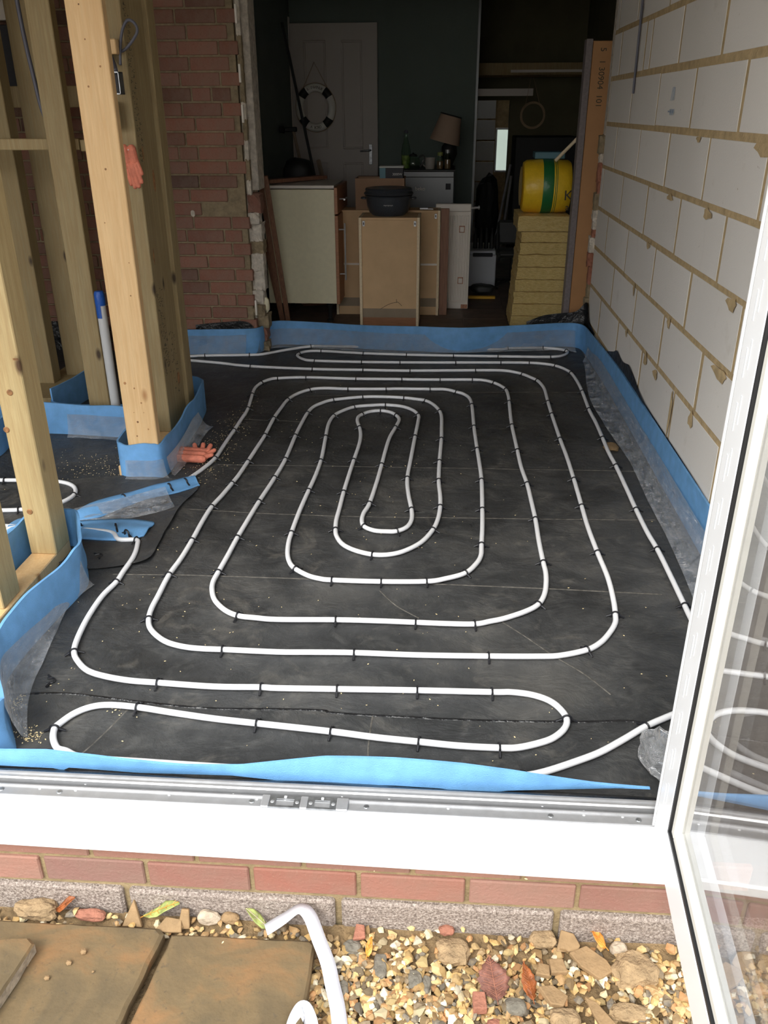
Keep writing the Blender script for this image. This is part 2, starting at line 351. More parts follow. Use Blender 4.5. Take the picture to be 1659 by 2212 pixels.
M['teal'] = mat('teal_print', (.10, .22, .27), .6)
M['render_wall'] = mat('dark_rendered_wall', (.15, .125, .11), .9, var=.2, vs=6)
M['sky_blocker'] = mat('sky_blocker_brown', (.16, .11, .07), .9, var=.25, vs=8, st=(1, 1, .2))  # colour of the added sky barrier behind the camera
M['garden'] = mat('garden_ground', (.17, .15, .09), .95, var=.3, vs=3)
# ================================================================ STRUCTURE
FZ = .12           # membrane level; kitchen floor .14; outside ground -.10
W = 1.276          # inner face of the block wall
# ---- floors
o = MB().box(-3.3, W, .16, 3.87, -.1, FZ-.004).build('floor', M['screed']); o['kind'] = 'structure'; o['label'] = 'insulated floor slab of the extension under the black membrane'
o = MB().box(-3.3, W, 3.87, 4.15, -.1, FZ-.004).build('threshold_floor', M['screed']); o['kind'] = 'structure'
kf = struct('floor_kitchen', (.3, 6.8, 0))
MB().box(-1.2, 2.6, 4.15, 9.8, -.1, .136).build('subfloor', M['vinyl'], kf)
tm = MB().box(-.15, .15, -.15, .15, 0, .004, .001).mesh('tile', M['vinyl'])
for i in range(8):
    for j in range(9):
        inst('vinyl_tile', tm, kf, (-.86+i*.305, 4.32+j*.305, .136))
o = MB().box(-6, 6, -9, -.0, -.45, -.115).build('ground', M['garden']); o['kind'] = 'structure'
gr = o
# ---- block wall on the right: every aerated block a piece on a mortar core
wr = struct('wall_right', (W, 2, 0))
MB().box(W+.0006, W+.12, .12, 4.15, -.05, 2.45).build('mortar_core', M['mortar_aac'], wr)
rows = [(2.085, 2.45, [3.9, 3.3, 2.7, 2.1, 1.5]), (1.86, 2.085, [4.058, 3.559, 3.489, 2.9, 2.3, 1.7]),
        (1.633, 1.86, [3.921, 3.299, 3.165, 2.621, 2.035]), (1.404, 1.633, [4.11, 3.489, 2.901, 2.317, 1.723]),
        (1.18, 1.404, [3.777, 3.178, 2.593, 2.008]), (.953, 1.18, [4.056, 3.47, 2.875, 2.285, 1.696]),
        (.728, .953, [3.779, 3.186, 2.587, 1.99]), (.502, .728, [3.442, 2.847, 2.296, 1.708]),
        (.28, .502, [3.733, 3.17, 2.586, 1.979]), (.02, .28, [4.0, 3.40, 2.81, 2.22, 1.64])]
for k, (z0, z1, js) in enumerate(rows):
    js = [4.15]+js
    while js[-1] > .75: js.append(js[-1]-.595)
    js.append(.13)
    for a, b in zip(js[:-1], js[1:]):
        if a-b < .03: continue
        jz = (.022 if k in (2, 3) else .017)+R.uniform(-.002, .003); jy = .011+R.uniform(-.003, .007)
        x0 = W-R.uniform(0.0002, .0016)
        top = z1-jz*(.6 if k > 0 else 0); bot = z0+jz*.6
        MB().box(x0, W+.1, b+jy, a-jy, bot, top, .0012).build('block', M['aac'], wr)
# mortar smears under the beds
for (y, z, sy, sz) in [(2.72, .935, .035, .014), (2.45, 1.16, .05, .012), (1.9, 1.155, .05, .018), (1.45, 1.38, .08, .02), (2.5, .48, .03, .03), (1.995, .40, .016, .10), (2.2, .71, .025, .02), (1.5, .705, .08, .02), (1.72, .47, .03, .03), (2.9, .71, .018, .03), (2.15, 1.385, .03, .01), (1.5, .93, .05, .02), (2.95, .49, .02, .02), (2.3, .47, .04, .02)]:
    MB().lathe([(.0, .004), (.5, .0035), (1, 0)], n=9, axis='x').build('mortar_smear', M['mortar_aac'], wr)
    q = bpy.data.objects[-1] if False else wr.children[-1]
    for v in q.data.vertices:
        co = v.co+wl(wr); a = math.atan2(co.z, co.y); s_ = 1+.25*math.sin(3*a+y*9)
        v.co = Vector((W-.005-.4*co.x, y+co.y*sy*s_, z+co.z*sz*s_))-wl(wr)
# blue wax crayon mark
t = text('crayon_mark', '//l', .07, M['mark_blue'], wr, (W-.0055, 2.62, 1.535), (PI/2, 0, -PI/2), .0004)
t = text('crayon_mark', '~ww', .05, M['mark_blue'], wr, (W-.0055, 2.62, 1.475), (PI/2, 0, -PI/2), .0004)
# ---- old house brick wall with broken opening edge
wb = struct('wall_back', (-1.5, 3.9, 0))
MB().box(-3.3, -.79, 3.88, 4.15, -.05, 2.45).build('mortar_core', M['mortar_old'], wb)
MB().box(-.79, W+.1, 3.89, 4.14, 2.2, 2.45).build('lintel', M['mortar_old'], wb)
bms = [MB().box(-.1075, .1075, -.05, 0, 0, .065, .003).mesh('brick_full', M['brick']), MB().box(-.051, .051, -.05, 0, 0, .065, .003).mesh('brick_half', M['brick'])]
for k in range(30):
    z = .18+.075*k-.075; x = -.765-(.05 if k % 2 else 0)-R.uniform(0, .012)
    first = True
    while x > -3.2:
        half = (first and k % 2 == 0) or R.random() < .16
        wd = .1125 if half else .225
        if not (k == 11 and first) and not (k in (12,) and first):
            inst('brick', bms[1 if half else 0], wb, (x-wd/2, 3.92+R.uniform(-.003, .004), z), (0, 0, R.uniform(-.01, .01)))
        x -= wd; first = False
# broken lumps of plaster, mortar and brick at the two edges of the opening
def lump(cx, cy, cz, sx, sy, sz, sub=2, amp=.25, seed=None):
    bm = bmesh.new(); bmesh.ops.create_icosphere(bm, subdivisions=sub, radius=1); sd = R.uniform(0, 99) if seed is None else seed
    for v in bm.verts:
        p = v.co.copy(); n_ = noise.noise(p*1.4+Vector((sd, sd, sd)))+.5*noise.noise(p*3.1+Vector((sd, 0, 0)))
        q = p*(1+amp*n_); mx_ = max(abs(q.x), abs(q.y), abs(q.z)); q = q.lerp(q/mx_*.8, .35)
        v.co = Vector((cx+q.x*sx, cy+q.y*sy, cz+q.z*sz))
    bm.verts.index_update(); mb = MB().add([v.co.copy() for v in bm.verts], [tuple(v.index for v in f.verts) for f in bm.faces]); bm.free(); return mb
MB().box(-.80, -.768, 3.92, 4.13, -.05, 2.45).build('reveal_plaster', M['plaster'], wb)
z = .12
while z < 2.3:
    h = R.uniform(.05, .12)
    if z < 1.0:
        chunk(-.752+R.uniform(-.010, .010), 3.95+R.uniform(-.02, .02), z+h/2, .030+R.uniform(0, .014), .05, h*.5).build('broken_plaster', M[R.choice(['plaster', 'plaster', 'mortar_old', 'brick'])], wb)
    else:
        chunk(-.766, 3.90, z+h/2, .013, .02, h*.52).build('broken_edge', M[R.choice(['mortar_old', 'mortar_old', 'plaster'])], wb)
    z += h*.95
MB().box(-.768, -.722, 3.95, 4.12, 1.06, 2.45, .004).build('dry_lining', M['plaster'], wb)
for zz in (.35, 1.42, 1.62, 1.9): MB().box(-.775, -.764, 3.86, 3.885, zz, zz+.09, .001).build('white_bead', M['white_metal'], wb)
lump(-.725, 3.93, .40, .03, .02, .055).build('hanging_paint_flake', M['cream'], wb)
# hole with dust in the brickwork
MB().lathe([(0, 0), (.011, 0), (.012, .004), (.008, .005), (0, .003)], (-1.106, 3.868, .96), 10, 'y', m=Matrix.Rotation(0, 4, 'Z')).build('drilled_hole', M['black'], wb)
lump(-1.106, 3.868, .94, .014, .003, .02).build('drill_dust', M['plaster'], wb)
wk = struct('wall_right_jamb', (1.35, 4.2, 0))
MB().box(W+.0, W+.14, 4.152, 4.22, -.05, 2.45).build('jamb_core', M['plaster'], wk)
z = .16
while z < 1.25:
    h = R.uniform(.045, .11)
    chunk(W+.000+R.uniform(-.010, .008), 4.175, z+h/2, .022, .03, h*.5).build('broken_plaster', M[R.choice(['plaster', 'plaster', 'frag_red', 'mortar_old'])], wk)
    z += h*.95
# ---- kitchen shell and the room beyond
def wallbox(name, *b, m_='kwall'):
    o = MB().box(*b).build(name, M[m_]); o['kind'] = 'structure'; return o
wallbox('wall_kitchen_left', -1.12, -1.02, 4.14, 7.1, .0, 2.45)
wallbox('wall_kitchen_back', -1.1, .61, 7.06, 7.16, .0, 2.45)
wallbox('wall_kitchen_right', 1.72, 1.82, 4.15, 9.8, .0, 2.45, m_='kwall_olive')
wallbox('wall_jamb_return', W+.14, 1.82, 4.15, 4.22, .0, 2.45, m_='kwall_olive')
wallbox('trim_1', .605, .625, 7.04, 7.18, .14, 2.45, m_='fridge')
wallbox('wall_scullery_left', .46, .56, 7.16, 9.8, .0, 2.45, m_='kwall_olive')
c = struct('ceiling', (-.5, 4, 2.45))
MB().box(-3.4, 1.82, .1, 8.7, 2.45, 2.50).build('plasterboard_sheet', M['ceilm'], c)
MB().box(.95, 1.82, 8.7, 9.8, 2.45, 2.50).build('plasterboard_sheet', M['ceilm'], c)
MB().box(.5, .95, 8.7, 9.25, 2.45, 2.50).build('plasterboard_sheet', M['ceilm'], c)  # gap before the next sheet: added opening, lets sky light onto the far blocks
MB().box(.5, .95, 9.5, 9.8, 2.45, 2.50).build('plasterboard_sheet', M['ceilm'], c)
wf = struct('wall_scullery_back', (1.1, 9.6, 0))
MB().box(.56, .80, 9.62, 9.75, 0, 2.45).build('mortar_core', M['mortar_aac'], wf)
MB().box(1.10, 1.72, 9.62, 9.75, 0, 2.45).build('mortar_core', M['mortar_aac'], wf)
MB().box(.80, 1.10, 9.62, 9.75, 0, .80).build('mortar_core', M['mortar_aac'], wf)
MB().box(.80, .93, 9.62, 9.75, .80, 2.45).build('mortar_core', M['mortar_aac'], wf)
MB().box(.93, 1.10, 9.62, 9.75, 1.28, 2.45).build('mortar_core', M['mortar_aac'], wf)
for k in range(10):
    z = .02+k*.225
    for (x0_, x1_) in [(.56, .70), (.705, .925), (1.10, 1.40), (1.41, 1.72)]:
        MB().box(x0_+.004, x1_-.004, 9.60, 9.64, z+.008, z+.217, .003).build('block', M['aac'], wf)
wn = struct('window_1', (1.0, 9.7, .80))
for b in [(.93, .95, .80, 1.28), (1.08, 1.10, .80, 1.28), (.95, 1.08, .80, .82), (.95, 1.08, 1.26, 1.28)]:
    MB().box(b[0], b[1], 9.61, 9.70, b[2], b[3], .003).build('window_frame', M['upvc'], wn)
MB().box(.95, 1.08, 9.683, 9.687, .82, 1.26).build('pane', M['glass'], wn)
wallbox('wall_scullery_light_mask', 1.00, 1.72, 8.4, 8.5, .0, 2.45, m_='kwall_olive')  # added dark wall, hides the overly bright back of the far room
wallbox('wall_scullery_light_mask_top', .56, 1.00, 8.4, 8.5, 1.56, 2.45, m_='kwall_olive')  # added above the passage to keep the lit view beyond small
wallbox('wall_sky_screen', -1, 3, 11.2, 11.4, -.3, 3.6, m_='kwall')  # added outside wall, blocks the bright sky behind the far window
for i, y in enumerate((7.5, 8.1, 8.7, 9.3)):
    o = MB().box(.56, 1.72, y, y+.045, 1.76, 1.86, .002).build('trim_%d' % (i+2), M['treated']); o['kind'] = 'structure'
o = MB().box(.60, 1.12, 7.2, 7.245, 1.585, 1.645, .002).build('trim_6', M['door']); o['kind'] = 'structure'
# ---- facade
wallbox('wall_front_right', .90, 3.2, .012, .10, -.45, 2.6, m_='render_wall')
bn = MB().box(-.1075, .1075, 0, .05, 0, .065, .003).mesh('brick_plinth', M['brick_new'])
wallbox('wall_front_top', -3.3, .92, .0, .12, 2.2, 2.6, m_='upvc')
wallbox('wall_left', -3.42, -3.3, .1, 4.15, -.1, 2.45, m_='mortar_old')
# plinth under the sill: bricks and dense blocks
pl = struct('wall_front_plinth', (-.4, 0, -.1))
MB().box(-3.3, .95, .006, .12, -.45, .135).build('mortar_core', M['mortar'], pl)
for i in range(-14, 5):
    x = .1075+.005+.225*i
    if x < .98: inst('brick', bn, pl, (x, R.uniform(-.002, .001), 0))
    x += .112
    if x < .98: inst('brick', bn, pl, (x, R.uniform(-.002, .001), .075))
for i in range(-7, 3):
    x0 = .181+.457*i; MB().box(x0+.007, min(x0+.45, .95), -.008+R.uniform(-.002, .002), .08, -.23, -.011, .006).build('concrete_block', M['block'], pl)
# ---- door sill and track of the folding doors
ds = struct('door_1', (-.6, .05, .13))
wallbox('wall_sky_blocker', -7, 7, -6.6, -6.5, -.45, 1.2, m_='sky_blocker')  # added unseen barrier behind the camera, cuts low sky light into the room
def extr(name, prof, m_, x0=-2.9, x1=.86, par=ds, c=None, sk=0):
    mb = MB(); n = len(prof); vs = [(x, y, z+(sk*(.8-x) if y < .05 else 0)) for x in (x0, x1) for y, z in prof]
    mb.add(vs, [tuple(range(n)), tuple(range(n, 2*n))[::-1]]+[(i, (i+1) % n, n+(i+1) % n, n+i) for i in range(n)])
    return mb.build(name, M[m_], par)
extr('sill', [(-.036, .125), (-.036, .146), (-.031, .150), (.076, .160), (.076, .14), (.0, .135), (-.028, .132), (-.029, .125)], 'upvc', sk=.0105)
extr('frame_channel', [(.076, .14), (.076, .164), (.080, .164), (.080, .161), (.103, .161), (.103, .165), (.106, .165), (.106, .14)], 'alu')
extr('track_gap', [(.106, .14), (.106, .152), (.116, .152), (.116, .14)], 'gasket')
extr('threshold_rail', [(.116, .13), (.116, .170), (.119, .173), (.123, .173), (.124, .169), (.133, .168), (.134, .171), (.138, .171), (.139, .166), (.146, .164), (.146, .13)], 'alu')
for x in (-.56, -.43, -.01, .235, .62, .80):
    MB().lathe([(0, .0015), (.005, .001), (.0065, 0)], (x, .092, .1612), 10).build('screw_head', M['steel'], ds)
kp = struct('door_2', (.1, .097, .161)); kp['kind'] = 'thing'; kp.name = 'lock_keep'
tag(kp, 'dark zinc lock keep with two slots set in the aluminium door track', 'lock plate')
for x0, x1 in ((.012, .028), (.095, .110), (.172, .196)): MB().box(x0, x1, .080, .1135, .1615, .167, .001).build('end_block', M['alu'], kp)
for x0, x1 in ((.028, .095), (.110, .172)):
    a, b = x0+.014, x1-.014
    mb = MB().box(x0, x1, .1045, .113, .1615, .1655).box(x0, x1, .081, .086, .1615, .1655).box(x0, a, .086, .1045, .1615, .1655).box(b, x1, .086, .1045, .1615, .1655)
    pt = mb.build('keep_plate', M['steel'], kp)
    MB().box(a, b, .087, .1035, .1613, .1625).build('slot_bottom', M['alu'], kp)
    for xx in (x0+.007, x1-.007): MB().lathe([(0, .0016), (.0035, .001), (.0045, 0)], (xx, .096, .1655), 8).build('screw', M['alu'], kp)
    MB().box((a+b)/2-.003, (a+b)/2+.003, .106, .112, .165, .168, .001).build('spigot', M['upvc'], kp)
for ch in kp.children: ch.location.y -= .006
for i in range(26):
    lump(R.uniform(-.6, .8), R.choice([.097, .117, .12]), .1615 if R.random() < .7 else .155, .0035, .002, .0015, 1).build('plaster_crumb', M['upvc'], ds)
# ================================================================ OPEN GLAZED DOOR LEAF
HX, HY = .822, .06
lf = thing('glazed_door', 'white plastic glazed folding door leaf standing open at the right', 'door', (HX, HY, .168))
def leafbox(name, u0, u1, w0, w1, z0, z1, m_, par=None, c=0, kind=None):
    """u: along the leaf from the hinge edge outwards, w: across (0 = face towards the opening)"""
    o = MB().box(w0, w1, -u1, -u0, z0, z1, c).build(name, M[m_], par or lf, org=None)
    return o
def LB(name, u0, u1, w0, w1, z0, z1, m_, c=0, par=None):
    o = MB().add(*[(lambda q: (q.v, q.f))(MB().box(w0, w1, -u1, -u0, z0, z1, c))][0])
    me = o.mesh(name, M[m_]); ob = bpy.data.objects.new(name, me); COL.objects.link(ob); ob.parent = par or lf; return ob
Z0, Z1 = 0, 2.0; L = .93; SW = .088
LB('stile', 0, SW, 0, .07, Z0, Z1, 'upvc', .003)
LB('stile', L-SW, L, 0, .07, Z0, Z1, 'upvc', .003)
LB('rail', SW, L-SW, 0, .07, Z0, Z0+SW, 'upvc', .003)
LB('rail', SW, L-SW, 0, .07, Z1-SW, Z1, 'upvc', .003)
LB('edge_seal', -.012, 0, .004, .03, Z0, Z1, 'gasket')
LB('edge_seal', -.016, -.012, .0, .034, Z0, Z1, 'upvc')
g0, g1 = SW, L-SW
for (u0, u1, z0, z1) in [(g0, g0+.007, Z0+SW, Z1-SW), (g1-.007, g1, Z0+SW, Z1-SW), (g0, g1, Z0+SW, Z0+SW+.007), (g0, g1, Z1-SW-.007, Z1-SW)]:
    LB('gasket', u0, u1, .001, .012, z0, z1, 'gasket')
for (u0, u1, z0, z1) in [(g0+.007, g0+.026, Z0+SW+.007, Z1-SW-.007), (g1-.026, g1-.007, Z0+SW+.007, Z1-SW-.007), (g0+.026, g1-.026, Z0+SW+.007, Z0+SW+.026), (g0+.026, g1-.026, Z1-SW-.026, Z1-SW-.007)]:
    LB('glazing_bead', u0, u1, .006, .022, z0, z1, 'cream_bead', .002)
LB('pane', g0+.02, g1-.02, .020, .024, Z0+SW+.02, Z1-SW-.02, 'glass')
LB('pane', g0+.02, g1-.02, .044, .048, Z0+SW+.02, Z1-SW-.02, 'glass')
for (u0, u1, z0, z1) in [(g0+.02, g0+.03, Z0+SW+.02, Z1-SW-.02), (g0+.03, g1-.03, Z0+SW+.02, Z0+SW+.03)]:
    LB('spacer_bar', u0, u1, .024, .044, z0, z1, 'alu')
for k in range(17):
    zz = .02+k*.085
    for du in (0, .016):
        mb = MB(); mb.box(-.0006, .0, -.034-du, -.028-du, zz+du, zz+du+.045)
        me = mb.mesh('printed_mark', M['print_grey']); ob = bpy.data.objects.new('printed_mark', me); COL.objects.link(ob); ob.parent = lf
lf.rotation_euler = (0, 0, -math.radians(3.6))
fj = struct('door_frame', (.9, .06, .1)); fj.name = 'trim_7'
MB().box(.862, .935, .03, .12, .15, 2.2, .003).build('jamb', M['upvc'], fj)

tag(MB().tube([(W-.010, 3.44, 2.44), (W-.011, 3.43, 1.95), (W-.009, 3.425, 1.55)], .006, 6).build('hanging_cable', M['cable']), 'thin dark cable hanging down the upper block wall', 'cable')
# ================================================================ TIMBER STUD PARTITIONS
def stud(b, label, m_='treated', c=.003, name='timber_stud', cat='timber', group=None, lean=None):
    """one squared timber (x0,x1,y0,y1,z0,z1) as a thing"""
    mb = MB(); x0, x1, y0, y1, z0, z1 = b
    mb.box(x0, x1, y0, y1, z0, z1, c)
    o = mb.build(name, M[m_]); return tag(o, label, cat, group)
ZT = 2.45
stud((-.972, -.745 if False else -.885, .18, 1.24, FZ, .165), 'pale timber sole plate wrapped in blue foam under the two nearest left studs', 'pine', name='sole_plate')
stud((-.95, -.858, 1.89, 2.80, FZ, .165), 'pale timber sole plate behind the clean front post, wrapped in blue foam', 'pine', name='sole_plate')
stud((-1.60, -.955, 2.475, 2.53, FZ, .165), 'timber sole plate under the short cross partition behind the left doorway', 'treated', name='sole_plate')
stud((-1.78, -1.55, 2.75, 3.35, FZ, .165), 'timber sole plate of the far left partition near the brick wall', 'treated', name='sole_plate')
sB = stud((-.970, -.882, 1.13, 1.235, .165, ZT), 'broad honey-coloured stud with knots, second from the left edge, beside the doorway', 'treated_pale')
sC = stud((-.985, -.895, .79, .895, .165, ZT), 'stud cut off by the left edge of the photo, nearest to the viewer', 'treated_pale')
for (y, z, x) in ((1.127, .72, -.93), (1.127, .32, -.945), (1.127, .60, -.965)):
    MB().lathe([(0, .0010), (.008, .001), (.010, 0)], (x, y+.002, z), 10, 'y', m=Matrix.Scale(-1, 4, Vector((0, 1, 0)))).build('knot', M['knot'], sB)
MB().box(-.90, -.884, 1.1292, 1.131, .82, .826).build('knot', M['knot'], sB)
sA = stud((-.893, -.768, 1.885, 1.925, .165, ZT), 'clean bright pine post rising full height from blue foam beside the doorway', 'pine')
for (x, z, r_) in ((-.84, 1.70, .005), (-.80, 1.62, .006), (-.85, 1.56, .006), (-.83, 1.30, .007), (-.86, 1.12, .004), (-.79, .98, .004), (-.87, .52, .01), (-.835, .50, .006), (-.80, .86, .005), (-.84, .36, .008), (-.80, .33, .006), (-.85, .30, .006), (-.815, .44, .006), (-.845, 1.80, .005), (-.85, .40, .003), (-.81, .40, .003)):
    MB().lathe([(0, .0008), (r_*.5, .0007), (r_*.6, 0)], (x, 1.8852, z), 10, 'y', m=Matrix.Scale(-1, 4, Vector((0, 1, 0)))).build('knot', M['knot'], sA)
# corner post behind it: three treated timbers side by side
pA = stud((-.930, -.850, 2.30, 2.41, .165, ZT), 'greenish treated stud with ink stamps, foremost of the corner post')
pB = stud((-.945, -.853, 2.415, 2.56, .165, ZT), 'greenish treated stud in the middle of the corner post by the brick wall')
pC = stud((-.935, -.838, 2.57, 2.665, .165, ZT), 'treated stud with rounded edges, outermost of the corner post beside the brick wall')
stud((-1.0, -.86, 2.67, 2.70, .165, ZT), 'thin treated lath nailed at the back of the corner post', name='timber_lath')
# ink stamps (illegible run of characters) down the sides
def squiggles(parent, x, y0, y1, z0, z1, n):
    mb = MB()
    for i in range(n):
        z = z0+(z1-z0)*i/n; a = y0+(y1-y0)*.1
        for k in range(3):
            yy = R.uniform(y0, y1); h = R.uniform(.004, .012)
            mb.box(x, x+.0006, yy, yy+R.uniform(.006, .022), z+k*.005, z+k*.005+.0018)
            if R.random() < .6: mb.box(x, x+.0006, yy, yy+.002, z, z+h)
    mb.build('ink_stamp', M['stamp'], parent, kind='stuff')
squiggles(pA, -.850, 2.315, 2.37, 1.30, 1.86, 30)
squiggles(pA, -.850, 2.312, 2.39, .42, .80, 24)
squiggles(pB, -.853, 2.43, 2.50, .30, .60, 12)
for (y, z, a, b) in ((2.345, .93, .008, .035), (2.36, 1.33, .008, .03), (2.47, 1.22, .016, .045), (2.50, .36, .02, .03)):
    MB().lathe([(0, .0015), (.6, .001), (1, 0)], (0, 0, 0), 10, 'x').build('knot', M['knot'], pA if y < 2.41 else pB)
    q = (pA if y < 2.41 else pB).children[-1]; P0 = wl(q.parent)
    for v in q.data.vertices: v.co = Vector(((-.850 if y < 2.41 else -.853)+v.co.x+P0.x*0+wl(q.parent).x, y+(v.co.y+P0.y)*a, z+(v.co.z+P0.z)*b))-P0
# other studs in the left room
sF = stud((-1.292, -1.192, 2.475, 2.53, .165, ZT), 'treated stud beside the white waste pipe in the cross partition')
sE = stud((-1.70, -1.575, 3.16, 3.26, .165, ZT), 'dark treated stud by the brick wall, left of the one at the waste pipe')
sD = stud((-1.80, -1.70, 3.0, 3.09, .165, ZT), 'dark treated stud at the far left in front of the brick wall')
stud((-2.02, -1.89, 3.3, 3.4, .165, ZT), 'darkest treated stud in the far left corner of the side room')
stud((-2.3, -1.18, 2.532, 2.577, 1.335, 1.38), 'horizontal noggin crossing the far left studs at chest height', name='noggin')
stud((-1.175, -.952, 2.532, 2.577, 1.33, 1.375), 'short horizontal noggin meeting the corner post behind the glove', name='noggin')
stud((-.99, -.862, 2.235, 2.275, 1.675, 1.725), 'short pale timber block near the top of the corner post under the cable loop', 'pine', name='timber_block', cat='timber')
stud((-1.0, -.89, 2.24, 2.27, 1.42, 1.52), 'short timber bearer under the metal back box', name='timber_block')
stud((-2.1, -1.3, 3.45, 3.5, 1.50, 1.60), 'dark cross rail against the brick wall at the top left', name='timber_rail')
o = MB().box(-2.14, -1.97, 3.78, 3.84, 1.55, 1.90, .003).build('window_dark_panel', M['navy']); o['kind'] = 'structure'  # solid panel; the dark of an opening is put into its colour
o = MB().box(-2.16, -1.955, 3.77, 3.845, 1.92, 2.02, .003).build('trim_9', M['white_metal']); o['kind'] = 'structure'
# cables and metal back box
bx = thing('metal_back_box', 'small galvanised metal back box fixed to the studs behind the pine post', 'electrical box', (-.875, 2.25, 1.54))
MB().box(-.905, -.846, 2.222, 2.226, 1.54, 1.615).box(-.905, -.902, 2.18, 2.226, 1.54, 1.615).box(-.849, -.846, 2.18, 2.226, 1.54, 1.615).box(-.905, -.846, 2.18, 2.226, 1.612, 1.615).box(-.905, -.846, 2.18, 2.226, 1.54, 1.543).build('box_shell', M['steel'], bx)
MB().box(-.875, -.852, 2.19, 2.215, 1.545, 1.61, .003).build('dark_insert', M['navy'], bx)
tag(MB().tube(catmull([(-.95, 2.29, 2.3), (-.945, 2.285, 1.95), (-.935, 2.285, 1.74), (-.90, 2.285, 1.66), (-.875, 2.24, 1.62)], 6), .008, 8).build('power_cable', M['cable'], smooth=True), 'dark cable running down behind the pine post into the metal box', 'cable')
tag(MB().tube(catmull([(-.905, 2.28, 1.69), (-.865, 2.28, 1.685), (-.83, 2.27, 1.70), (-.785, 2.26, 1.745), (-.790, 2.26, 1.775), (-.815, 2.26, 1.785), (-.842, 2.27, 1.755), (-.858, 2.27, 1.70), (-.866, 2.27, 1.64)], 8), .0055, 8).build('cable_loop', M['cable'], smooth=True), 'grey cable tied in an open loop near the top of the corner post', 'cable')
tag(MB().tube(catmull([(-1.36, 2.55, 2.2), (-1.35, 2.55, 1.8), (-1.33, 2.54, 1.6), (-1.32, 2.54, 1.5), (-1.30, 2.53, 1.44), (-1.29, 2.53, 1.40)], 6), .009, 8).build('hanging_cable', M['cable'], smooth=True), 'bundle of dark cable hanging between the far left studs', 'cable')
# white waste pipes
wp = thing('waste_pipe', 'upright white waste pipe with a blue taped end behind the pine post', 'pipe', (-1.16, 2.44, FZ))
MB().lathe([(.0, 0), (.021, 0), (.021, .62), (.0, .62)], (-1.150, 2.44, FZ), 20).build('pipe_body', M['waste'], wp, smooth='auto')
MB().lathe([(.0225, .585), (.0235, .60), (.023, .635), (.018, .647), (0, .65)], (-1.150, 2.44, FZ), 14).build('tape_cap', M['blue_tape'], wp, smooth='auto')
MB().lathe([(.0222, .53), (.0226, .545), (.0226, .59), (.0222, .595)], (-1.150, 2.44, FZ), 14, a0=2.6, a1=5.0).build('tape_tail', M['blue_tape'], wp)
tag(MB().lathe([(0, 0), (.02, 0), (.02, .13), (0, .13)], (-1.70, 2.40, FZ), 16).build('pipe_stub', M['waste'], smooth='auto'), 'short white pipe stub at the left edge behind the second stud', 'pipe')
# ================================================================ BLACK MEMBRANE
NX, NY = 150, 190
def fz(x, y):
    n_ = noise.noise(Vector((x*3.1, y*2.3, 1)))*.5+noise.noise(Vector((x*9, y*7, 4)))*.22+abs(noise.noise(Vector((x*5+3, y*14, 9))))*.3
    return FZ-.0015+max(-.0015, n_*.0035)
rowsg = []
x0, x1, y0, y1 = -3.0, W-.006, .162, 3.862
for j in range(NY+1):
    y = y0+(y1-y0)*j/NY; row = []
    for i in range(NX+1):
        x = x0+(x1-x0)*(i/NX)
        row.append((x, y, fz(x, y)))
    rowsg.append(row)
dp = MB().sheet(rowsg).build('membrane', M['dpm'], smooth=True)
tag(dp, 'black plastic membrane covering the whole extension floor under the pipes', 'membrane')
DPB = dp
def dpart(mb, name, m_='dpm', smooth=False): return mb.build(name, M[m_], dp, smooth=smooth)
# piece laid into the kitchen opening
MB().sheet([[(x, y, fz(x, y)) for x in [-.76+.1*i for i in range(21)]] for y in (3.855, 3.95, 4.05, 4.11)]).build('opening_piece', M['dpm'], dp, smooth=True)
# lapped edge of the front sheet (low black ridge) and dusty board joints
def step(pts, wdt, h, name, m_):
    P = catmull([(x, y, FZ) for x, y in pts], 5); vs = []; fs = []
    for i, p in enumerate(P):
        t = (P[min(i+1, len(P)-1)]-P[max(0, i-1)]).normalized(); n_ = Vector((-t.y, t.x, 0))
        b = Vector((p.x, p.y, fz(p.x, p.y)))
        vs += [b-n_*wdt, b+Vector((0, 0, h)), b+n_*wdt, ]
    for i in range(len(P)-1): fs += [(3*i, 3*i+1, 3*i+4, 3*i+3), (3*i+1, 3*i+2, 3*i+5, 3*i+4)]
    return dpart(MB().add(vs, fs), name, m_, True)
step([(-.73, .461), (-.575, .476), (-.383, .455), (-.199, .44), (0, .449), (.096, .45), (.132, .442), (.388, .437), (.559, .439), (.731, .448), (.845, .459), (.89, .455)], .004, .0035, 'sheet_lap', 'dpm_flap')
for a, b in [((-.684, 1.091), (.009, 1.098)), ((.009, 1.098), (1.074, 1.076)), ((-.572, 1.596), (-.014, 1.569)), ((-.014, 1.569), (1.168, 1.606)), ((-.575, 2.04), (1.184, 2.07)), ((.314, 3.098), (1.176, 3.147)), ((.193, 1.043), (.322, .891)), ((.562, .893), (.704, .716)), ((.704, .716), (.829, .56)), ((-.34, 3.0), (.2, 3.05)), ((-.30, 2.6), (-.6, 2.62)), ((.22, .44), (.235, .20)), ((-.40, .43), (-.47, .22))]:
    m1 = ((a[0]+b[0])/2+R.uniform(-.012, .012), (a[1]+b[1])/2+R.uniform(-.012, .012))
    step([a, m1, b], .0022, .0022, 'crease', 'dust')
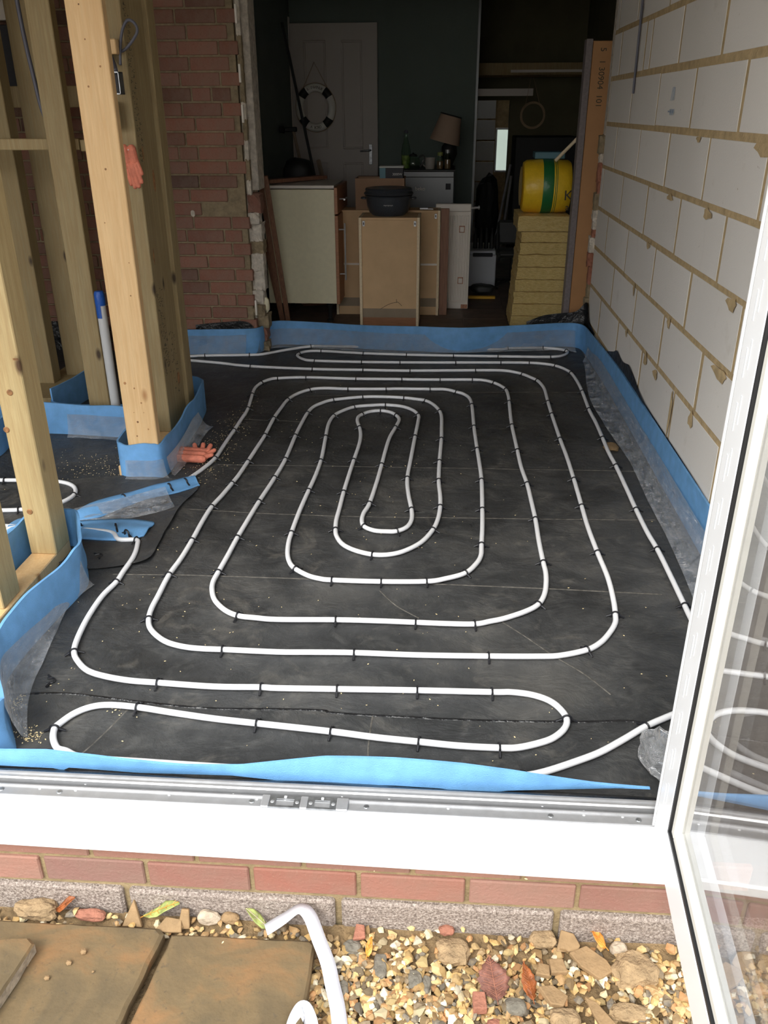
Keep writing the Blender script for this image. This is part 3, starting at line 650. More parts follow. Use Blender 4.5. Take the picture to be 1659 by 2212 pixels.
# loose overlapping sheet in the doorway
ov = [(-.87, 1.12), (-.768, 1.107), (-.69, 1.125), (-.598, 1.174), (-.60, 1.30), (-.605, 1.426), (-.61, 1.60), (-.591, 1.80), (-.75, 1.86), (-1.0, 1.86), (-1.3, 1.7), (-1.3, 1.3), (-1.0, 1.25)]
c0 = Vector((-.9, 1.45, 0)); mb = MB(); ring = catmull([(*p, 0) for p in ov+[ov[0]]], 4)[:-1]; vs = [(c0.x, c0.y, FZ+.003)]
n = len(ring)
for f_ in (.5, .9, 1):
    for i, p in enumerate(ring):
        q = c0.lerp(Vector((p.x, p.y, 0)), f_*(1+.02*noise.noise(p*9))); vs.append((q.x, q.y, FZ+.0035+(.005+.012*max(0, noise.noise(p*6)) if f_ == 1 else 0)))
fs = [(0, 1+i, 1+(i+1) % n) for i in range(n)]+[(1+k*n+i, 1+k*n+(i+1) % n, 1+(k+1)*n+(i+1) % n, 1+(k+1)*n+i) for k in (0, 1) for i in range(n)]
dpart(mb.add(vs, fs), 'overlap_sheet', 'dpm', True)
# flaps standing up behind the foam
def flap(name, pts, x_or_y):
    """pts: (x,y,ztop)"""
    P = catmull(pts, 5)
    return dpart(MB().sheet([[(p.x, p.y, FZ) for p in P], [(p.x, p.y, FZ+(p.z-FZ)*.5+.0) for p in P], [(p.x-.002+.002*math.sin(i*.5), p.y+.002*math.cos(i*.4), p.z) for i, p in enumerate(P)]]), name, 'dpm_flap', True)
flap('upturned_edge', [(-1.15, 3.85, .29), (-1.05, 3.85, .302), (-.9, 3.85, .315), (-.83, 3.85, .312), (-.79, 3.86, .28)], 0)
flap('upturned_edge', [(.90, 4.13, .27), (1.0, 4.13, .31), (1.1, 4.13, .325), (1.2, 4.12, .34), (1.262, 4.10, .40), (1.268, 4.0, .30), (1.27, 3.8, .28)], 0)
flap('upturned_edge', [(1.272, 3.4, .28), (1.271, 3.2, .33), (1.272, 3.1, .36), (1.271, 2.95, .345), (1.272, 2.8, .37), (1.271, 2.75, .365), (1.272, 2.62, .34), (1.271, 2.45, .315), (1.272, 2.25, .305), (1.272, 1.4, .30), (1.27, 1.2, .26)], 0)
flap('upturned_edge', [(-2.6, 3.85, .27), (-2.1, 3.85, .30), (-1.9, 3.85, .30), (-1.7, 3.85, .28)], 0)
P = [(x, .150+.003*math.sin(x*11)) for x in [-1.2+.08*i for i in range(27)]]
dpart(MB().sheet([[(x, .1495, .158) for x, y in P], [(x, y+.006, .156+.003*math.sin(x*17)) for x, y in P], [(x, y+.025, .142) for x, y in P], [(x, y+.05, FZ+.001) for x, y in P]]), 'front_upturn', 'dpm_flap', True)
# ================================================================ BLUE EDGE FOAM
def smoothpath(pts, n=8): return [(p.x, p.y) for p in catmull([(a, b, 0) for a, b in pts], n)]
def foam(name, pts, label, zb=FZ, zt=.27, t=.008, lean=None, n=8, side=1, topvar=.004):
    P = smoothpath(pts, n)
    tops = [zt(*p) for p in P] if callable(zt) else [zt+topvar*math.sin(i*.35)+topvar*noise.noise(Vector((i*.2, 0, 3))) for i in range(len(P))]
    o = MB().ribbon(P, zb, tops, t, lean=lean, nz=5, side=side).build(name, M['foam'], smooth='auto'); tag(o, label, 'foam strip'); return o, P
wav = lambda a, b: (lambda i, h: a*math.sin(h*PI)*math.sin(i*.11+1)+b*(1-h)**2)
fb, fbP = foam('edge_foam', [(-1.6, 3.80), (-1.187, 3.79), (-1.0, 3.80), (-.817, 3.825), (-.757, 3.87), (-.735, 3.97), (-.70, 4.045), (-.60, 4.065), (-.379, 4.04), (-.1, 3.975), (.21, 3.94), (.497, 3.925), (.80, 4.02), (1.0, 4.08), (1.12, 4.105), (1.205, 4.09), (1.243, 4.0), (1.252, 3.7), (1.262, 3.2), (1.262, 2.7), (1.262, 2.0), (1.262, 1.5), (1.262, 1.0), (1.262, .5), (1.255, .25), (1.2, .185), (1.05, .18)],
    'long blue foam upstand along the back opening and the block wall', zt=lambda x, y: .272+.004*math.sin(x*5)+(.028 if y < 3.9 and x > 1 else 0)*min(1, max(0, (3.9-y)/1.0)), lean=wav(.006, 0), side=1)
fA, fAP = foam('edge_foam', [(-1.66, 3.36), (-1.56, 3.30), (-1.475, 3.2), (-1.47, 2.99), (-1.50, 2.75), (-1.52, 2.57)], 'blue foam strip along the far left partition inside the side room')
fD, fDP = foam('edge_foam', [(-1.53, 2.60), (-1.50, 2.55), (-1.3, 2.535), (-1.0, 2.53)], 'low blue foam strip on the far side of the cross partition', zt=.21)
fC, fCP = foam('edge_foam', [(-1.56, 2.36), (-1.42, 2.365), (-1.2, 2.345), (-1.065, 2.328), (-.985, 2.31), (-.965, 2.20), (-.962, 2.0), (-.945, 1.90), (-.912, 1.868), (-.85, 1.869), (-.79, 1.872), (-.757, 1.90), (-.751, 2.0), (-.757, 2.15), (-.775, 2.35), (-.778, 2.47), (-.79, 2.60), (-.82, 2.78), (-.9, 2.84), (-1.02, 2.80)],
    'blue foam wrapped round the foot of the clean pine post and corner post')
fL, fLP = foam('edge_foam', [(-1.72, 2.40), (-1.60, 2.25), (-1.56, 2.1), (-1.60, 1.98), (-1.75, 1.92), (-1.8, 2.05), (-1.82, 2.35)], 'curved blue foam strip entering at the left edge behind the second stud')
fB, fBP = foam('edge_foam', [(-.995, .93), (-1.0, 1.03), (-.998, 1.16), (-.975, 1.255), (-.90, 1.268), (-.84, 1.225), (-.785, 1.11), (-.748, 1.02), (-.748, .94), (-.765, .78), (-.775, .62), (-.765, .50), (-.70, .38), (-.635, .28), (-.622, .245), (-.65, .205), (-.72, .19), (-1.0, .19)],
    'blue foam wrapped round the base of the two nearest left studs', lean=lambda i, h: .010*math.sin(h*PI)*math.sin(i*.1), topvar=.006)
# strip along the sill
lo = [(-.66, .146), (-.48, .145), (-.465, .139), (-.447, .149), (-.287, .143), (-.076, .148), (.08, .136), (.287, .141), (.389, .139), (.471, .130), (.541, .142), (.65, .152), (.739, .160), (.842, .1665)]
hi = [(-.66, .178), (-.603, .179), (-.493, .190), (-.388, .186), (-.178, .172), (-.053, .173), (.135, .199), (.287, .201), (.438, .198), (.538, .192), (.718, .175), (.842, .1685)]
def itp(tb, x):
    for (a, u), (b, v) in zip(tb[:-1], tb[1:]):
        if a <= x <= b: return u+(v-u)*(x-a)/(b-a)
    return tb[0][1] if x < tb[0][0] else tb[-1][1]
xs = [-.66+i*.0125 for i in range(121)]
mb = MB(); vs = []
for x in xs:
    a, b = itp(lo, x), itp(hi, x); yb = .178; yt = .184+.01*math.sin(x*6); t = .009
    b2 = max(b, a+.002)
    vs += [(x, yb, a), (x, (yb+yt)/2-.002, (a+b2)/2), (x, yt, b2), (x, yt+t*.7, b2+.001), (x, yt+t, b2-.002), (x, yb+t, max(FZ+.001, a-.002))]
mb.add(vs, [(i*6+k, (i+1)*6+k, (i+1)*6+(k+1) % 6, i*6+(k+1) % 6) for i in range(len(xs)-1) for k in range(6)]+[tuple(range(6)), tuple((len(xs)-1)*6+k for k in range(6))])
tag(mb.build('edge_foam', M['foam'], smooth='auto'), 'low wavy blue foam strip running just inside the metal door track', 'foam strip')
# torn strips laid over the pipes in the doorway
def patch(name, top, bot, zc, label, ragged=0):
    n = 26; A = catmull([(*p, 0) for p in top], 8); B = catmull([(*p, 0) for p in bot], 8)
    def at(P, t):
        f = t*(len(P)-1); i = min(int(f), len(P)-2); return P[i].lerp(P[i+1], f-i)
    rows = []
    for i in range(n+1):
        t = i/n; a, b = at(A, t), at(B, t); row = []
        for k in range(11):
            s_ = k/10; q = a.lerp(b, s_); h = zc*math.exp(-((s_-.5)/.22)**2)+.004+.0018*noise.noise(Vector((q.x*14, q.y*14, 2)))
            row.append((q.x+ragged*noise.noise(Vector((t*40, k, 1)))*(1 if i in (0, n) else 0), q.y, FZ+h))
        rows.append(row)
    mb = MB(); mb.sheet(rows); o = mb.build(name, M['foam'], smooth=True)
    sm = o.modifiers.new('t', 'SOLIDIFY'); sm.thickness = .005; sm.offset = 1; return tag(o, label, 'foam strip')
patch('foam_offcut', [(-1.08, 1.44), (-1.0, 1.504), (-.956, 1.618), (-.844, 1.716), (-.775, 1.789), (-.729, 1.824), (-.655, 1.886), (-.640, 1.880)], [(-1.06, 1.40), (-.962, 1.455), (-.88, 1.491), (-.841, 1.554), (-.753, 1.664), (-.661, 1.723), (-.60, 1.785), (-.587, 1.80)], .022, 'crumpled blue foam strip lying diagonally over the pipe in the doorway', .004)
patch('foam_offcut', [(-1.188, 1.414), (-1.16, 1.466), (-1.05, 1.45), (-.976, 1.446), (-.814, 1.480), (-.685, 1.468), (-.661, 1.45)], [(-1.165, 1.345), (-1.114, 1.315), (-1.0, 1.330), (-.889, 1.318), (-.80, 1.312), (-.722, 1.318), (-.668, 1.35)], .009, 'second torn blue foam strip with a split seam, nearer the camera in the doorway', .018)
# ---- clear film stuck to the foam and spread over the floor
def film(name, foot, out, z_top, label):
    """foot: points at the foam, out: free edge on the floor"""
    n = 60; A = catmull([(*p, 0) for p in foot], 8); B = catmull([(*p, 0) for p in out], 8)
    def at(P, t):
        f = t*(len(P)-1); i = min(int(f), len(P)-2); return P[i].lerp(P[i+1], f-i)
    rows = []
    for i in range(n+1):
        t = i/n; a, b = at(A, t), at(B, t); row = []
        for k in range(9):
            s_ = k/8; q = a.lerp(b, min(1, s_*1.0)); w_ = noise.noise(Vector((q.x*9, q.y*7, k*.4)))*.010
            h = (z_top-FZ)*(1-s_)**2.6 + .003+abs(w_)*(1 if 0 < k < 8 else .4)
            row.append((q.x, q.y, FZ+h))
        rows.append(row)
    return tag(MB().sheet(rows).build(name, M['film'], smooth=True), label, 'plastic film')
film('clear_film', [(1.258, 3.9), (1.255, 3.4), (1.258, 3.0), (1.255, 2.5), (1.257, 2.0), (1.255, 1.5), (1.256, 1.0), (1.25, .4)], [(1.21, 3.75), (1.201, 3.61), (1.144, 3.05), (1.156, 2.558), (1.181, 2.189), (1.181, 2.021), (1.175, 1.762), (1.176, 1.452), (1.163, 1.073), (1.12, .4)], .215, 'clear film skirt spread over the floor along the block wall')
film('clear_film', [(-.757, 3.862), (-.728, 3.95), (-.69, 4.03), (-.379, 4.032), (.21, 3.932), (.80, 4.012), (1.1, 4.095), (1.2, 4.08)], [(-.78, 3.80), (-.74, 3.90), (-.66, 3.97), (-.40, 3.955), (-.1, 3.90), (.21, 3.87), (.80, 3.95), (1.1, 4.0), (1.2, 3.95)], .225, 'clear film stuck to the blue foam across the kitchen opening')
film('clear_film', [(-1.5, 3.79), (-1.187, 3.783), (-1.0, 3.793), (-.83, 3.815)], [(-1.5, 3.73), (-1.2, 3.735), (-1.0, 3.74), (-.84, 3.76)], .235, 'clear film on the blue foam below the brick wall')
film('clear_film', [(-.742, 1.0), (-.742, .93), (-.760, .78), (-.770, .62), (-.758, .50), (-.695, .38), (-.63, .28)], [(-.715, 1.02), (-.745, .90), (-.725, .74), (-.70, .60), (-.688, .52), (-.66, .42), (-.605, .30)], .225, 'clear film hanging off the foam at the nearest left studs')
film('clear_film', [(-.745, 1.90), (-.742, 2.0), (-.748, 2.15), (-.766, 2.35), (-.768, 2.47)], [(-.72, 1.90), (-.71, 2.02), (-.71, 2.2), (-.72, 2.38), (-.71, 2.50)], .20, 'clear film round the foam of the corner post')
film('clear_film', [(-1.35, 2.350), (-1.2, 2.336), (-1.065, 2.318), (-.99, 2.30)], [(-1.35, 2.31), (-1.2, 2.30), (-1.065, 2.28), (-.99, 2.26)], .22, 'clear film on the foam of the cross partition')
film('clear_film', [(-.905, 1.861), (-.85, 1.862), (-.79, 1.864), (-.755, 1.885)], [(-.91, 1.845), (-.85, 1.845), (-.785, 1.847), (-.73, 1.87)], .20, 'clear film on the front face of the foam at the pine post')
film('clear_film', [(-.98, 1.50), (-.90, 1.56), (-.82, 1.62), (-.70, 1.72)], [(-.93, 1.44), (-.85, 1.46), (-.72, 1.52), (-.63, 1.60)], .15, 'loose clear film lying beside the diagonal foam strip in the doorway')
# crumpled clear bag near the door leaf
mb = lump(.898, .295, .160, .050, .072, .045, 3, .5, 5); tag(mb.build('clear_bag', M['film']), 'crumpled clear plastic bag on the membrane beside the open door leaf', 'bag')
# ================================================================ HEATING PIPES AND CLIPS
PIPES = [
"-643,1876 -621,1956 -597,2082c -596,2243 -595,2430c -595,2607 -597,2747c -623,2973c -633,3095 -619,3189c -588,3253 -546,3282c -388,3308c -105,3297c 151,3303c 197,3301 363,3306c 541,3316c 610,3306 661,3261c 696,3203 717,3138c 722,3030 720,2926c 713,2730 710,2569c 711,2363 712,2246c 714,2058 724,1884c 726,1724 727,1564c 723,1384 723,1237c 724,1173 718,1102 705,1032 681,974c 639,932 574,890 533,872 485,854c 399,851 313,852c 195,853 77,851c -94,842 -162,847 -216,855c -262,883 -306,936 -330,994 -340,1045 -339,1107c -335,1221 -332,1352c -325,1506 -317,1653c -300,1885c -291,2086c -295,2373c -294,2524 -288,2697c -272,2795 -240,2856 -187,2915c -39,2972c 77,2981 179,2971c 235,2955 293,2929c 337,2859 367,2762c 376,2669 377,2512 377,2370c 371,2100c 370,1897c 377,1755 378,1649c 371,1549 353,1455c 315,1359 259,1291 208,1262 153,1259c 92,1284 45,1325 17,1382 6,1434c -1,1515 -1,1622 -2,1759c 0,1910 4,2091c 9,2263 6,2391 -9,2502c -28,2588 -31,2653 -16,2695c 19,2739 71,2757c 119,2738 155,2688c 171,2624 159,2512c 141,2386 133,2243 127,2048c 120,1861 108,1662c 94,1579 93,1517 106,1468c 145,1438 189,1433 225,1438c 259,1472 274,1532 271,1618c 253,1760 242,1912c 247,2105 256,2393c 264,2622 262,2697c 235,2769 176,2828 90,2849c 11,2835 -68,2806c -125,2731 -153,2662c -163,2548 -153,2368c -141,2187 -136,2077c -136,1926 -142,1767c -148,1572 -148,1398c -145,1322 -134,1242 -115,1181 -90,1144c -44,1105 -6,1088 37,1081c 195,1081c 339,1091c 399,1112 463,1152c 500,1215 518,1274 523,1351c 531,1494 536,1634c 543,1909c 540,2110 536,2253c 530,2542c 528,2865c 518,2983 490,3052 453,3086c 394,3128 311,3128c 139,3126 75,3118c -129,3107c -257,3113 -336,3081c -391,3002 -422,2903c -432,2778 -440,2609c -437,2374c -442,2209 -447,2052c -453,1907 -461,1819c -473,1704 -487,1597c -489,1467 -486,1322c -487,1192 -494,1080c -489,950 -486,877 -476,820c -456,773 -420,732 -379,703 -326,686 -273,681 -220,681c -64,679 33,684 148,689c 323,689 519,696c 659,704 717,712 793,743c 838,783 874,839 896,887 904,930c 913,1014 919,1149 913,1318c 909,1507 912,1685c 917,1941c 919,2182 916,2402c 916,2742c 918,2937c 923,3150 916,3241 900,3318c 868,3379 829,3440c 775,3486 713,3508 564,3503c 189,3474c -82,3474c -376,3477c -747,3515c -945,3574 -1134,3620 -1352,3665",
"-1359,3685 -1160,3713 -1077,3733c -808,3764c -727,3788 -606,3890 -463,3988c -348,3994 64,3993 500,3972 731,3979 780,4005c 881,4020 1002,4027c 1096,4004 1138,3962c 1141,3923 1109,3862 1024,3817c 709,3813c 440,3815c 154,3821c -113,3841c -380,3879c -471,3863 -509,3807c -509,3753 -460,3682 -389,3655c -106,3642c 123,3645c 452,3660c 718,3675c 886,3679c 975,3659 1034,3623c 1076,3560 1105,3476c 1117,3313 1118,3124c 1110,2832c 1113,2638 1111,2426c 1108,2260 1112,2095c 1112,1874 1111,1669c 1113,1485 1120,1355c 1122,1171 1122,994c 1122,932 1124,817 1122,717 1103,633 1060,553 1007,503 954,470 888,427c 824,375 761,327 698,291 631,257 582,240c 504,225 233,216 -87,222 -305,228 -439,233 -489,252 -513,260 -537,292 -549,327c -544,348 -524,386 -492,413 -449,424 -374,420c -281,405 -171,389 -60,378c 125,360c 234,346 338,337c 434,329 529,328c 573,332 624,351 660,372 690,407 700,443c 689,480 665,512 624,533 571,541 521,538c 328,533c 120,525c -35,519 -79,520c -203,515 -354,522c -430,526 -503,540 -558,561 -600,599 -630,643c -647,710 -660,820 -662,939 -649,1026c -650,1091 -651,1195 -666,1278 -683,1315c -745,1315 -790,1365 -900,1382 -1050,1388 -1200,1392 -1350,1400 -1900,1400 -2700,1390",
"-2700,1790 -2100,1800 -1530,1795 -1414,1797 -1395,1798c -1300,1802 -1200,1800 -1140,1788 -1095,1760 -1066,1720 -1054,1673c -1064,1622 -1094,1580 -1140,1550 -1209,1528c -1259,1521 -1380,1510 -1900,1505 -2700,1500",
"-643,1876 -668,1815 -730,1745 -800,1680 -900,1560 -1000,1465 -1100,1415 -1250,1330 -1500,1250 -2000,1220 -2700,1210"
]
PZ = FZ+.0095
clipm = MB()
arc = [(0, .0112*math.cos(a), .0112*math.sin(a)) for a in [PI*k/10 for k in range(11)]]
clipm.tube([(0, .0125, -.009)]+arc+[(0, -.0125, -.009)], .0027, 6)
clipm.tube([(0, .011, .000), (0, .019, -.004), (0, .026, -.0075)], .003, 6); clipm.tube([(0, -.011, .000), (0, -.019, -.004), (0, -.026, -.0075)], .003, 6)
clipme = clipm.mesh('pipe_clip', M['clip'])
LABP = ['long white heating pipe coiled in a spiral over the middle of the floor', 'white heating pipe looping round the outer edge and along the front of the room', 'short white pipe loop on the floor of the side room at the left', 'white pipe passing under the diagonal foam strip through the doorway']
pi_ = 0
for pth in PIPES:
    pts = []; clips = []
    for tok in pth.split():
        c_ = tok.endswith('c'); a, b = tok.rstrip('c').split(','); p = Vector((int(a)/1000, int(b)/1000, PZ))
        if c_: clips.append(len(pts))
        pts.append(p)
    S = catmull(pts, 5); S = [p+Vector((0, 0, max(0, fz(p.x, p.y)-FZ)*.4)) for p in S]
    o = MB().tube(S, .0083, 10).build('heating_pipe', M['pipe'], smooth=True); tag(o, LABP[pi_], 'pipe')
    for ci in clips:
        i = ci*5; t = (S[min(i+1, len(S)-1)]-S[max(i-1, 0)]).normalized(); p = S[i]
        q = bpy.data.objects.new('pipe_clip', clipme); COL.objects.link(q); q.location = p; q.rotation_euler = (0, 0, math.atan2(t.y, t.x))
        tag(q, ['small black clip pinning the spiral heating pipe to the membrane', 'small black clip pinning the outer heating pipe to the membrane', 'small black clip on the pipe loop in the left side room', 'small black clip'][pi_], 'clip', ['clips on the spiral pipe', 'clips on the outer pipe', 'clips on the side room pipe', ''][pi_] or None)
    pi_ += 1
for (x, y, a) in ((-.646, 1.806, .8), (-.696, 1.752, .8), (-.841, 1.641, .9), (-.908, 1.381, .1), (-.780, 1.389, .5), (-.725, 1.344, .9), (-1.12, 1.368, 0)):
    q = bpy.data.objects.new('pipe_clip', clipme); COL.objects.link(q); q.location = (x, y, FZ+.0155+.004); q.rotation_euler = (0, 0, a); q.scale = (1.3, 1.15, 1.15)
    tag(q, 'small black clip driven through a blue foam strip in the doorway', 'clip', 'clips through the doorway foam')
for (x, y, a, l) in ((-.775, 1.205, .7, 'loose black clip lying on the membrane right of the nearest left studs'), (-.645, .52, .3, 'loose black clip on the membrane at the near left corner')):
    q = bpy.data.objects.new('loose_clip', clipme); COL.objects.link(q); q.location = (x, y, FZ+.004); q.rotation_euler = (0, PI/2, a); tag(q, l, 'clip')
# ================================================================ WOOD SHAVINGS
mb = MB()
def shav(cx, cy, sx, sy, n, big=1):
    for _ in range(n):
        x = R.gauss(cx, sx); y = R.gauss(cy, sy)
        if x < -.80 and y < 1.3: continue
        s_ = R.uniform(.0012, .0034)*big; a = R.uniform(0, PI); z = max(fz(x, y), FZ)+.0012
        v = [Vector((math.cos(a+k*PI/2)*s_*(1 if k % 2 else .5), math.sin(a+k*PI/2)*s_*(1 if k % 2 else .5), R.uniform(0, .0012))) for k in range(4)]
        mb.add([Vector((x, y, z))+q for q in v]+[Vector((x, y, z-.001))+q for q in v], [(0, 1, 2, 3), (7, 6, 5, 4), (0, 4, 5, 1), (1, 5, 6, 2), (2, 6, 7, 3), (3, 7, 4, 0)])
shav(-.63, 2.35, .05, .25, 260); shav(-.60, 2.05, .05, .10, 90); shav(-1.02, 1.95, .13, .10, 200); shav(-.9, 1.75, .12, .06, 50); shav(-.69, .43, .012, .02, 50); shav(-.60, .31, .02, .015, 80)
shav(-.42, .42, .03, .02, 16); shav(.2, 1.5, .5, .8, 110); shav(.1, 2.0, .4, .6, 60); shav(.5, .6, .4, .3, 40); shav(-.55, .8, .15, .3, 50); shav(-1.2, 1.9, .2, .15, 60)
o = mb.build('wood_shavings', M['wood_chip']); tag(o, 'pale wood shavings and plaster crumbs scattered over the black membrane', 'shavings', kind='stuff')
# ================================================================ GLOVES
def glove(name, label, loc, parts, m_='glove', knit=None, cuffs=()):
    mb = MB()
    for (a, b, ra, rb, fl) in parts:
        a = Vector(a); b = Vector(b); n = 7
        pts = [a.lerp(b, i/(n-1)) for i in range(n)]; rr = [ra+(rb-ra)*i/(n-1) for i in range(n)]
        pts = [a-(b-a).normalized()*ra*.7]+pts+[b+(b-a).normalized()*rb*.7]; rr = [ra*.5]+rr+[rb*.5]
        st = len(mb.v); mb.tube(pts, 1, 10, rr=rr)
    ob = mb.build('palm_and_fingers', M[m_], None, org=(0, 0, 0)); r_ = thing(name, label, 'glove', loc)
    ob.parent = r_; ob.location = (0, 0, 0)
    rm = ob.modifiers.new('r', 'REMESH'); rm.mode = 'VOXEL'; rm.voxel_size = .0022; rm.use_smooth_shade = True
    s_ = ob.modifiers.new('s', 'SMOOTH'); s_.iterations = 3
    for (a, b, ra) in cuffs: 
        q = MB().tube([a, b], ra, 14).build('knitted_cuff', M['glove_knit'], None, org=(0, 0, 0)); q.parent = r_
    return r_
g1 = glove('work_glove', 'orange rubber work glove lying on the membrane beside the corner foam', (-.69, 2.09, FZ+.012),
    [((-.07, .0, .008), (.05, -.01, .008), .022, .022, 0), ((-.07, .03, .012), (.05, .02, .012), .022, .020, 0), ((-.075, .0, .02), (-.075, .045, .022), .012, .010, 0), ((-.07, -.03, .006), (.05, -.04, .006), .018, .018, 0),
     ((.0, .03, .02), (-.01, .055, .035), .011, .010, 0), ((.03, .03, .02), (.028, .06, .036), .011, .010, 0), ((.055, .02, .018), (.062, .055, .034), .011, .010, 0), ((.06, .0, .012), (.085, .03, .022), .011, .009, 0), ((.05, -.03, .01), (.082, -.005, .014), .011, .009, 0)],
    cuffs=[((-.082, -.03, .006), (-.092, -.045, .004), .014)])
g2 = glove('work_glove', 'orange rubber work glove hung on the stud behind the pine post', (-.868, 2.262, 1.295),
    [((-.022, 0, .06), (-.012, 0, .01), .017, .018, 0), ((.008, 0, .06), (.014, 0, .01), .016, .017, 0), ((-.03, -.004, .05), (-.022, -.006, -.005), .012, .010, 0), ((-.024, .004, .0), (-.012, .004, -.075), .009, .008, 0),
     ((-.008, -.006, .0), (.006, -.006, -.085), .0095, .0085, 0), ((.006, -.006, .0), (.022, -.006, -.082), .0095, .0085, 0), ((.018, -.004, .0), (.034, -.004, -.066), .009, .008, 0), ((.02, 0, .02), (.040, -.004, -.035), .009, .007, 0)])
tag(MB().tube([(-.868, 2.29, 1.345), (-.868, 2.245, 1.348)], .002, 6).build('nail', M['steel']), 'nail holding the hung orange glove', 'nail')
# ================================================================ OUTSIDE: GRAVEL, SLABS, LITTER
GZ = -.088
def gz(x, y): return GZ+.012*noise.noise(Vector((x*4, y*6, 2)))+.018*max(0, (y+.06)/.06)
so_ = MB().sheet([[(x, y, gz(x, y)-.012) for x in [-1.6+.06*i for i in range(60)]] for y in [-.004-.06*j for j in range(22)]]).build('soil', M['soil'], gr, smooth=True)
pm = []
for k in range(10):
    bm = bmesh.new(); bmesh.ops.create_icosphere(bm, subdivisions=1, radius=1); sd = k*7.3
    for v in bm.verts:
        n_ = noise.noise(v.co*1.2+Vector((sd, sd, 0))); v.co *= 1+.62*n_+R.uniform(-.15, .13)
        v.co.x *= 1+.07*k; v.co.z *= .75-.04*k
    bm.verts.index_update(); pm.append(([v.co.copy() for v in bm.verts], [tuple(v.index for v in f.verts) for f in bm.faces])); bm.free()
pme = [MB().add(v, f).mesh('pebble', M['pebble']) for v, f in pm]
def rotm(): return Matrix.Rotation(R.uniform(0, 2*PI), 3, 'Z') @ Matrix.Rotation(R.uniform(-.6, .6), 3, 'X') @ Matrix.Rotation(R.uniform(-.6, .6), 3, 'Y')
mb = MB(); cnt = 0
def clayzone(x, y): return noise.noise(Vector((x*5+3, y*7, 8)))
for _ in range(17000):
    x = R.uniform(-.62, 1.5); y = -.004-abs(R.triangular(0, .78, .12))
    if x > .62 and y > -.3 and clayzone(x, y) > .02 and R.random() < .72: continue
    if x < .13 and (y < -.07) : continue
    if x < .05 and R.random() < .4: continue
    s_ = R.triangular(.0035, .0118, .0065); v, f = R.choice(pm); r_ = rotm(); c_ = Vector((x, y, gz(x, y)-.008+R.uniform(0, .016)))
    if cnt < 300 and .16 < x < .82 and -.25 < y < -.01 and s_ > .0065 and R.random() < .4:
        q = bpy.data.objects.new('pebble', pme[pm.index((v, f))]); COL.objects.link(q); q.parent = gr; q.location = c_+Vector((0, 0, .004))-wl(gr); q.rotation_euler = r_.to_euler(); q.scale = (s_,)*3; cnt += 1; continue
    mb.add([c_+r_@(p*s_) for p in v], f)
o = mb.build('gravel', M['pebble'], gr, kind='stuff')
# bigger stones and clay fragments
def rock(name, x, y, sx, sy, sz, m_, label, cat='stone', amp=.3, sub=3, sd=None):
    o = lump(x, y, gz(x, y)+sz*.45, sx, sy, sz, sub, amp, sd).build(name, M[m_], smooth=False); return tag(o, label, cat)
def chip(name, x, y, poly, th, m_, label, rot=(0, 0, 0), cat='stone'):
    o = MB().prism(poly, 0, th).build(name, M[m_], org=(0, 0, 0)); o.location = (x, y, gz(x, y)+.008); o.rotation_euler = rot
    b = o.modifiers.new('b', 'BEVEL'); b.width = .002; b.segments = 2; return tag(o, label, cat)
rock('clay_clod', .79, -.075, .047, .040, .026, 'clod', 'largest knobbly clay clod near the bottom of the door leaf', 'clod', .5, 3, 3)
rock('clay_clod', .426, -.055, .038, .030, .018, 'clod', 'rough clay clod against the plinth above the big dead leaf', 'clod', .4, 3, 11)
rock('clay_clod', .612, -.018, .030, .018, .016, 'clod', 'pointed clay clod touching the grey plinth block', 'clod', .4, 3, 21)
rock('clay_clod', .635, -.185, .032, .022, .018, 'clod', 'clay clod at the bottom edge right of the rust leaf', 'clod', .4, 3, 31)
rock('clay_clod', .76, -.16, .04, .02, .012, 'clod', 'flat clay lump right of the broken chips at the bottom', 'clod', .4, 3, 41)
rock('clay_clod', -.47, -.022, .05, .022, .022, 'clod', 'heap of clay behind the left paving slab', 'clod', .5, 3, 51)
rock('pale_stone', .764, -.030, .018, .014, .013, 'stone_pale', 'whitish rounded stone beside the orange leaf')
rock('grey_stone', .277, -.092, .015, .030, .012, 'stone_grey', 'long grey stone right of the white strap')
rock('grey_stone', .349, -.120, .016, .022, .013, 'stone_grey', 'dark ridged stone left of the big dead leaf', sd=61)
rock('grey_stone', .371, -.128, .010, .022, .010, 'stone_grey', 'narrow brown-grey stone touching the dark ridged one', sd=62)
rock('round_stone', .543, -.166, .024, .019, .013, 'stone_grey', 'dark round flat stone below the dead leaf', amp=.12)
rock('grey_stone', .215, -.055, .020, .016, .014, 'stone_grey', 'grey stone just right of the white strap near the plinth', sd=63)
rock('pink_stone', .505, -.205, .020, .012, .012, 'frag_red', 'pinkish stone cut by the bottom edge', sd=64)
rock('dark_flint', .205, -.150, .013, .02, .012, 'stone_grey', 'dark flint beside the white strap', sd=66)
rock('brown_stone', .411, -.012, .018, .012, .010, 'frag_red', 'reddish brown stone under the plinth block joint', sd=65)
rock('pale_stone', -.095, -.020, .026, .014, .016, 'stone_pale', 'pale stone standing behind the right paving slab', sd=71)
rock('clay_clod', -.05, -.017, .02, .012, .012, 'tile_clay', 'orange clay lump between the pale stone and the green leaf', 'clod', sd=72)
rock('brick_lump', -.352, -.025, .036, .013, .012, 'frag_red', 'reddish brick fragment behind the left paving slab', sd=73)
chip('clay_chip', .700, -.062, [(-.04, .012), (-.005, .032), (.034, .008), (.048, -.012), (.02, -.034), (-.018, -.012)], .012, 'tile_clay', 'largest flat brown clay chip, square cornered, beside the clod', (.12, 0, -.1))
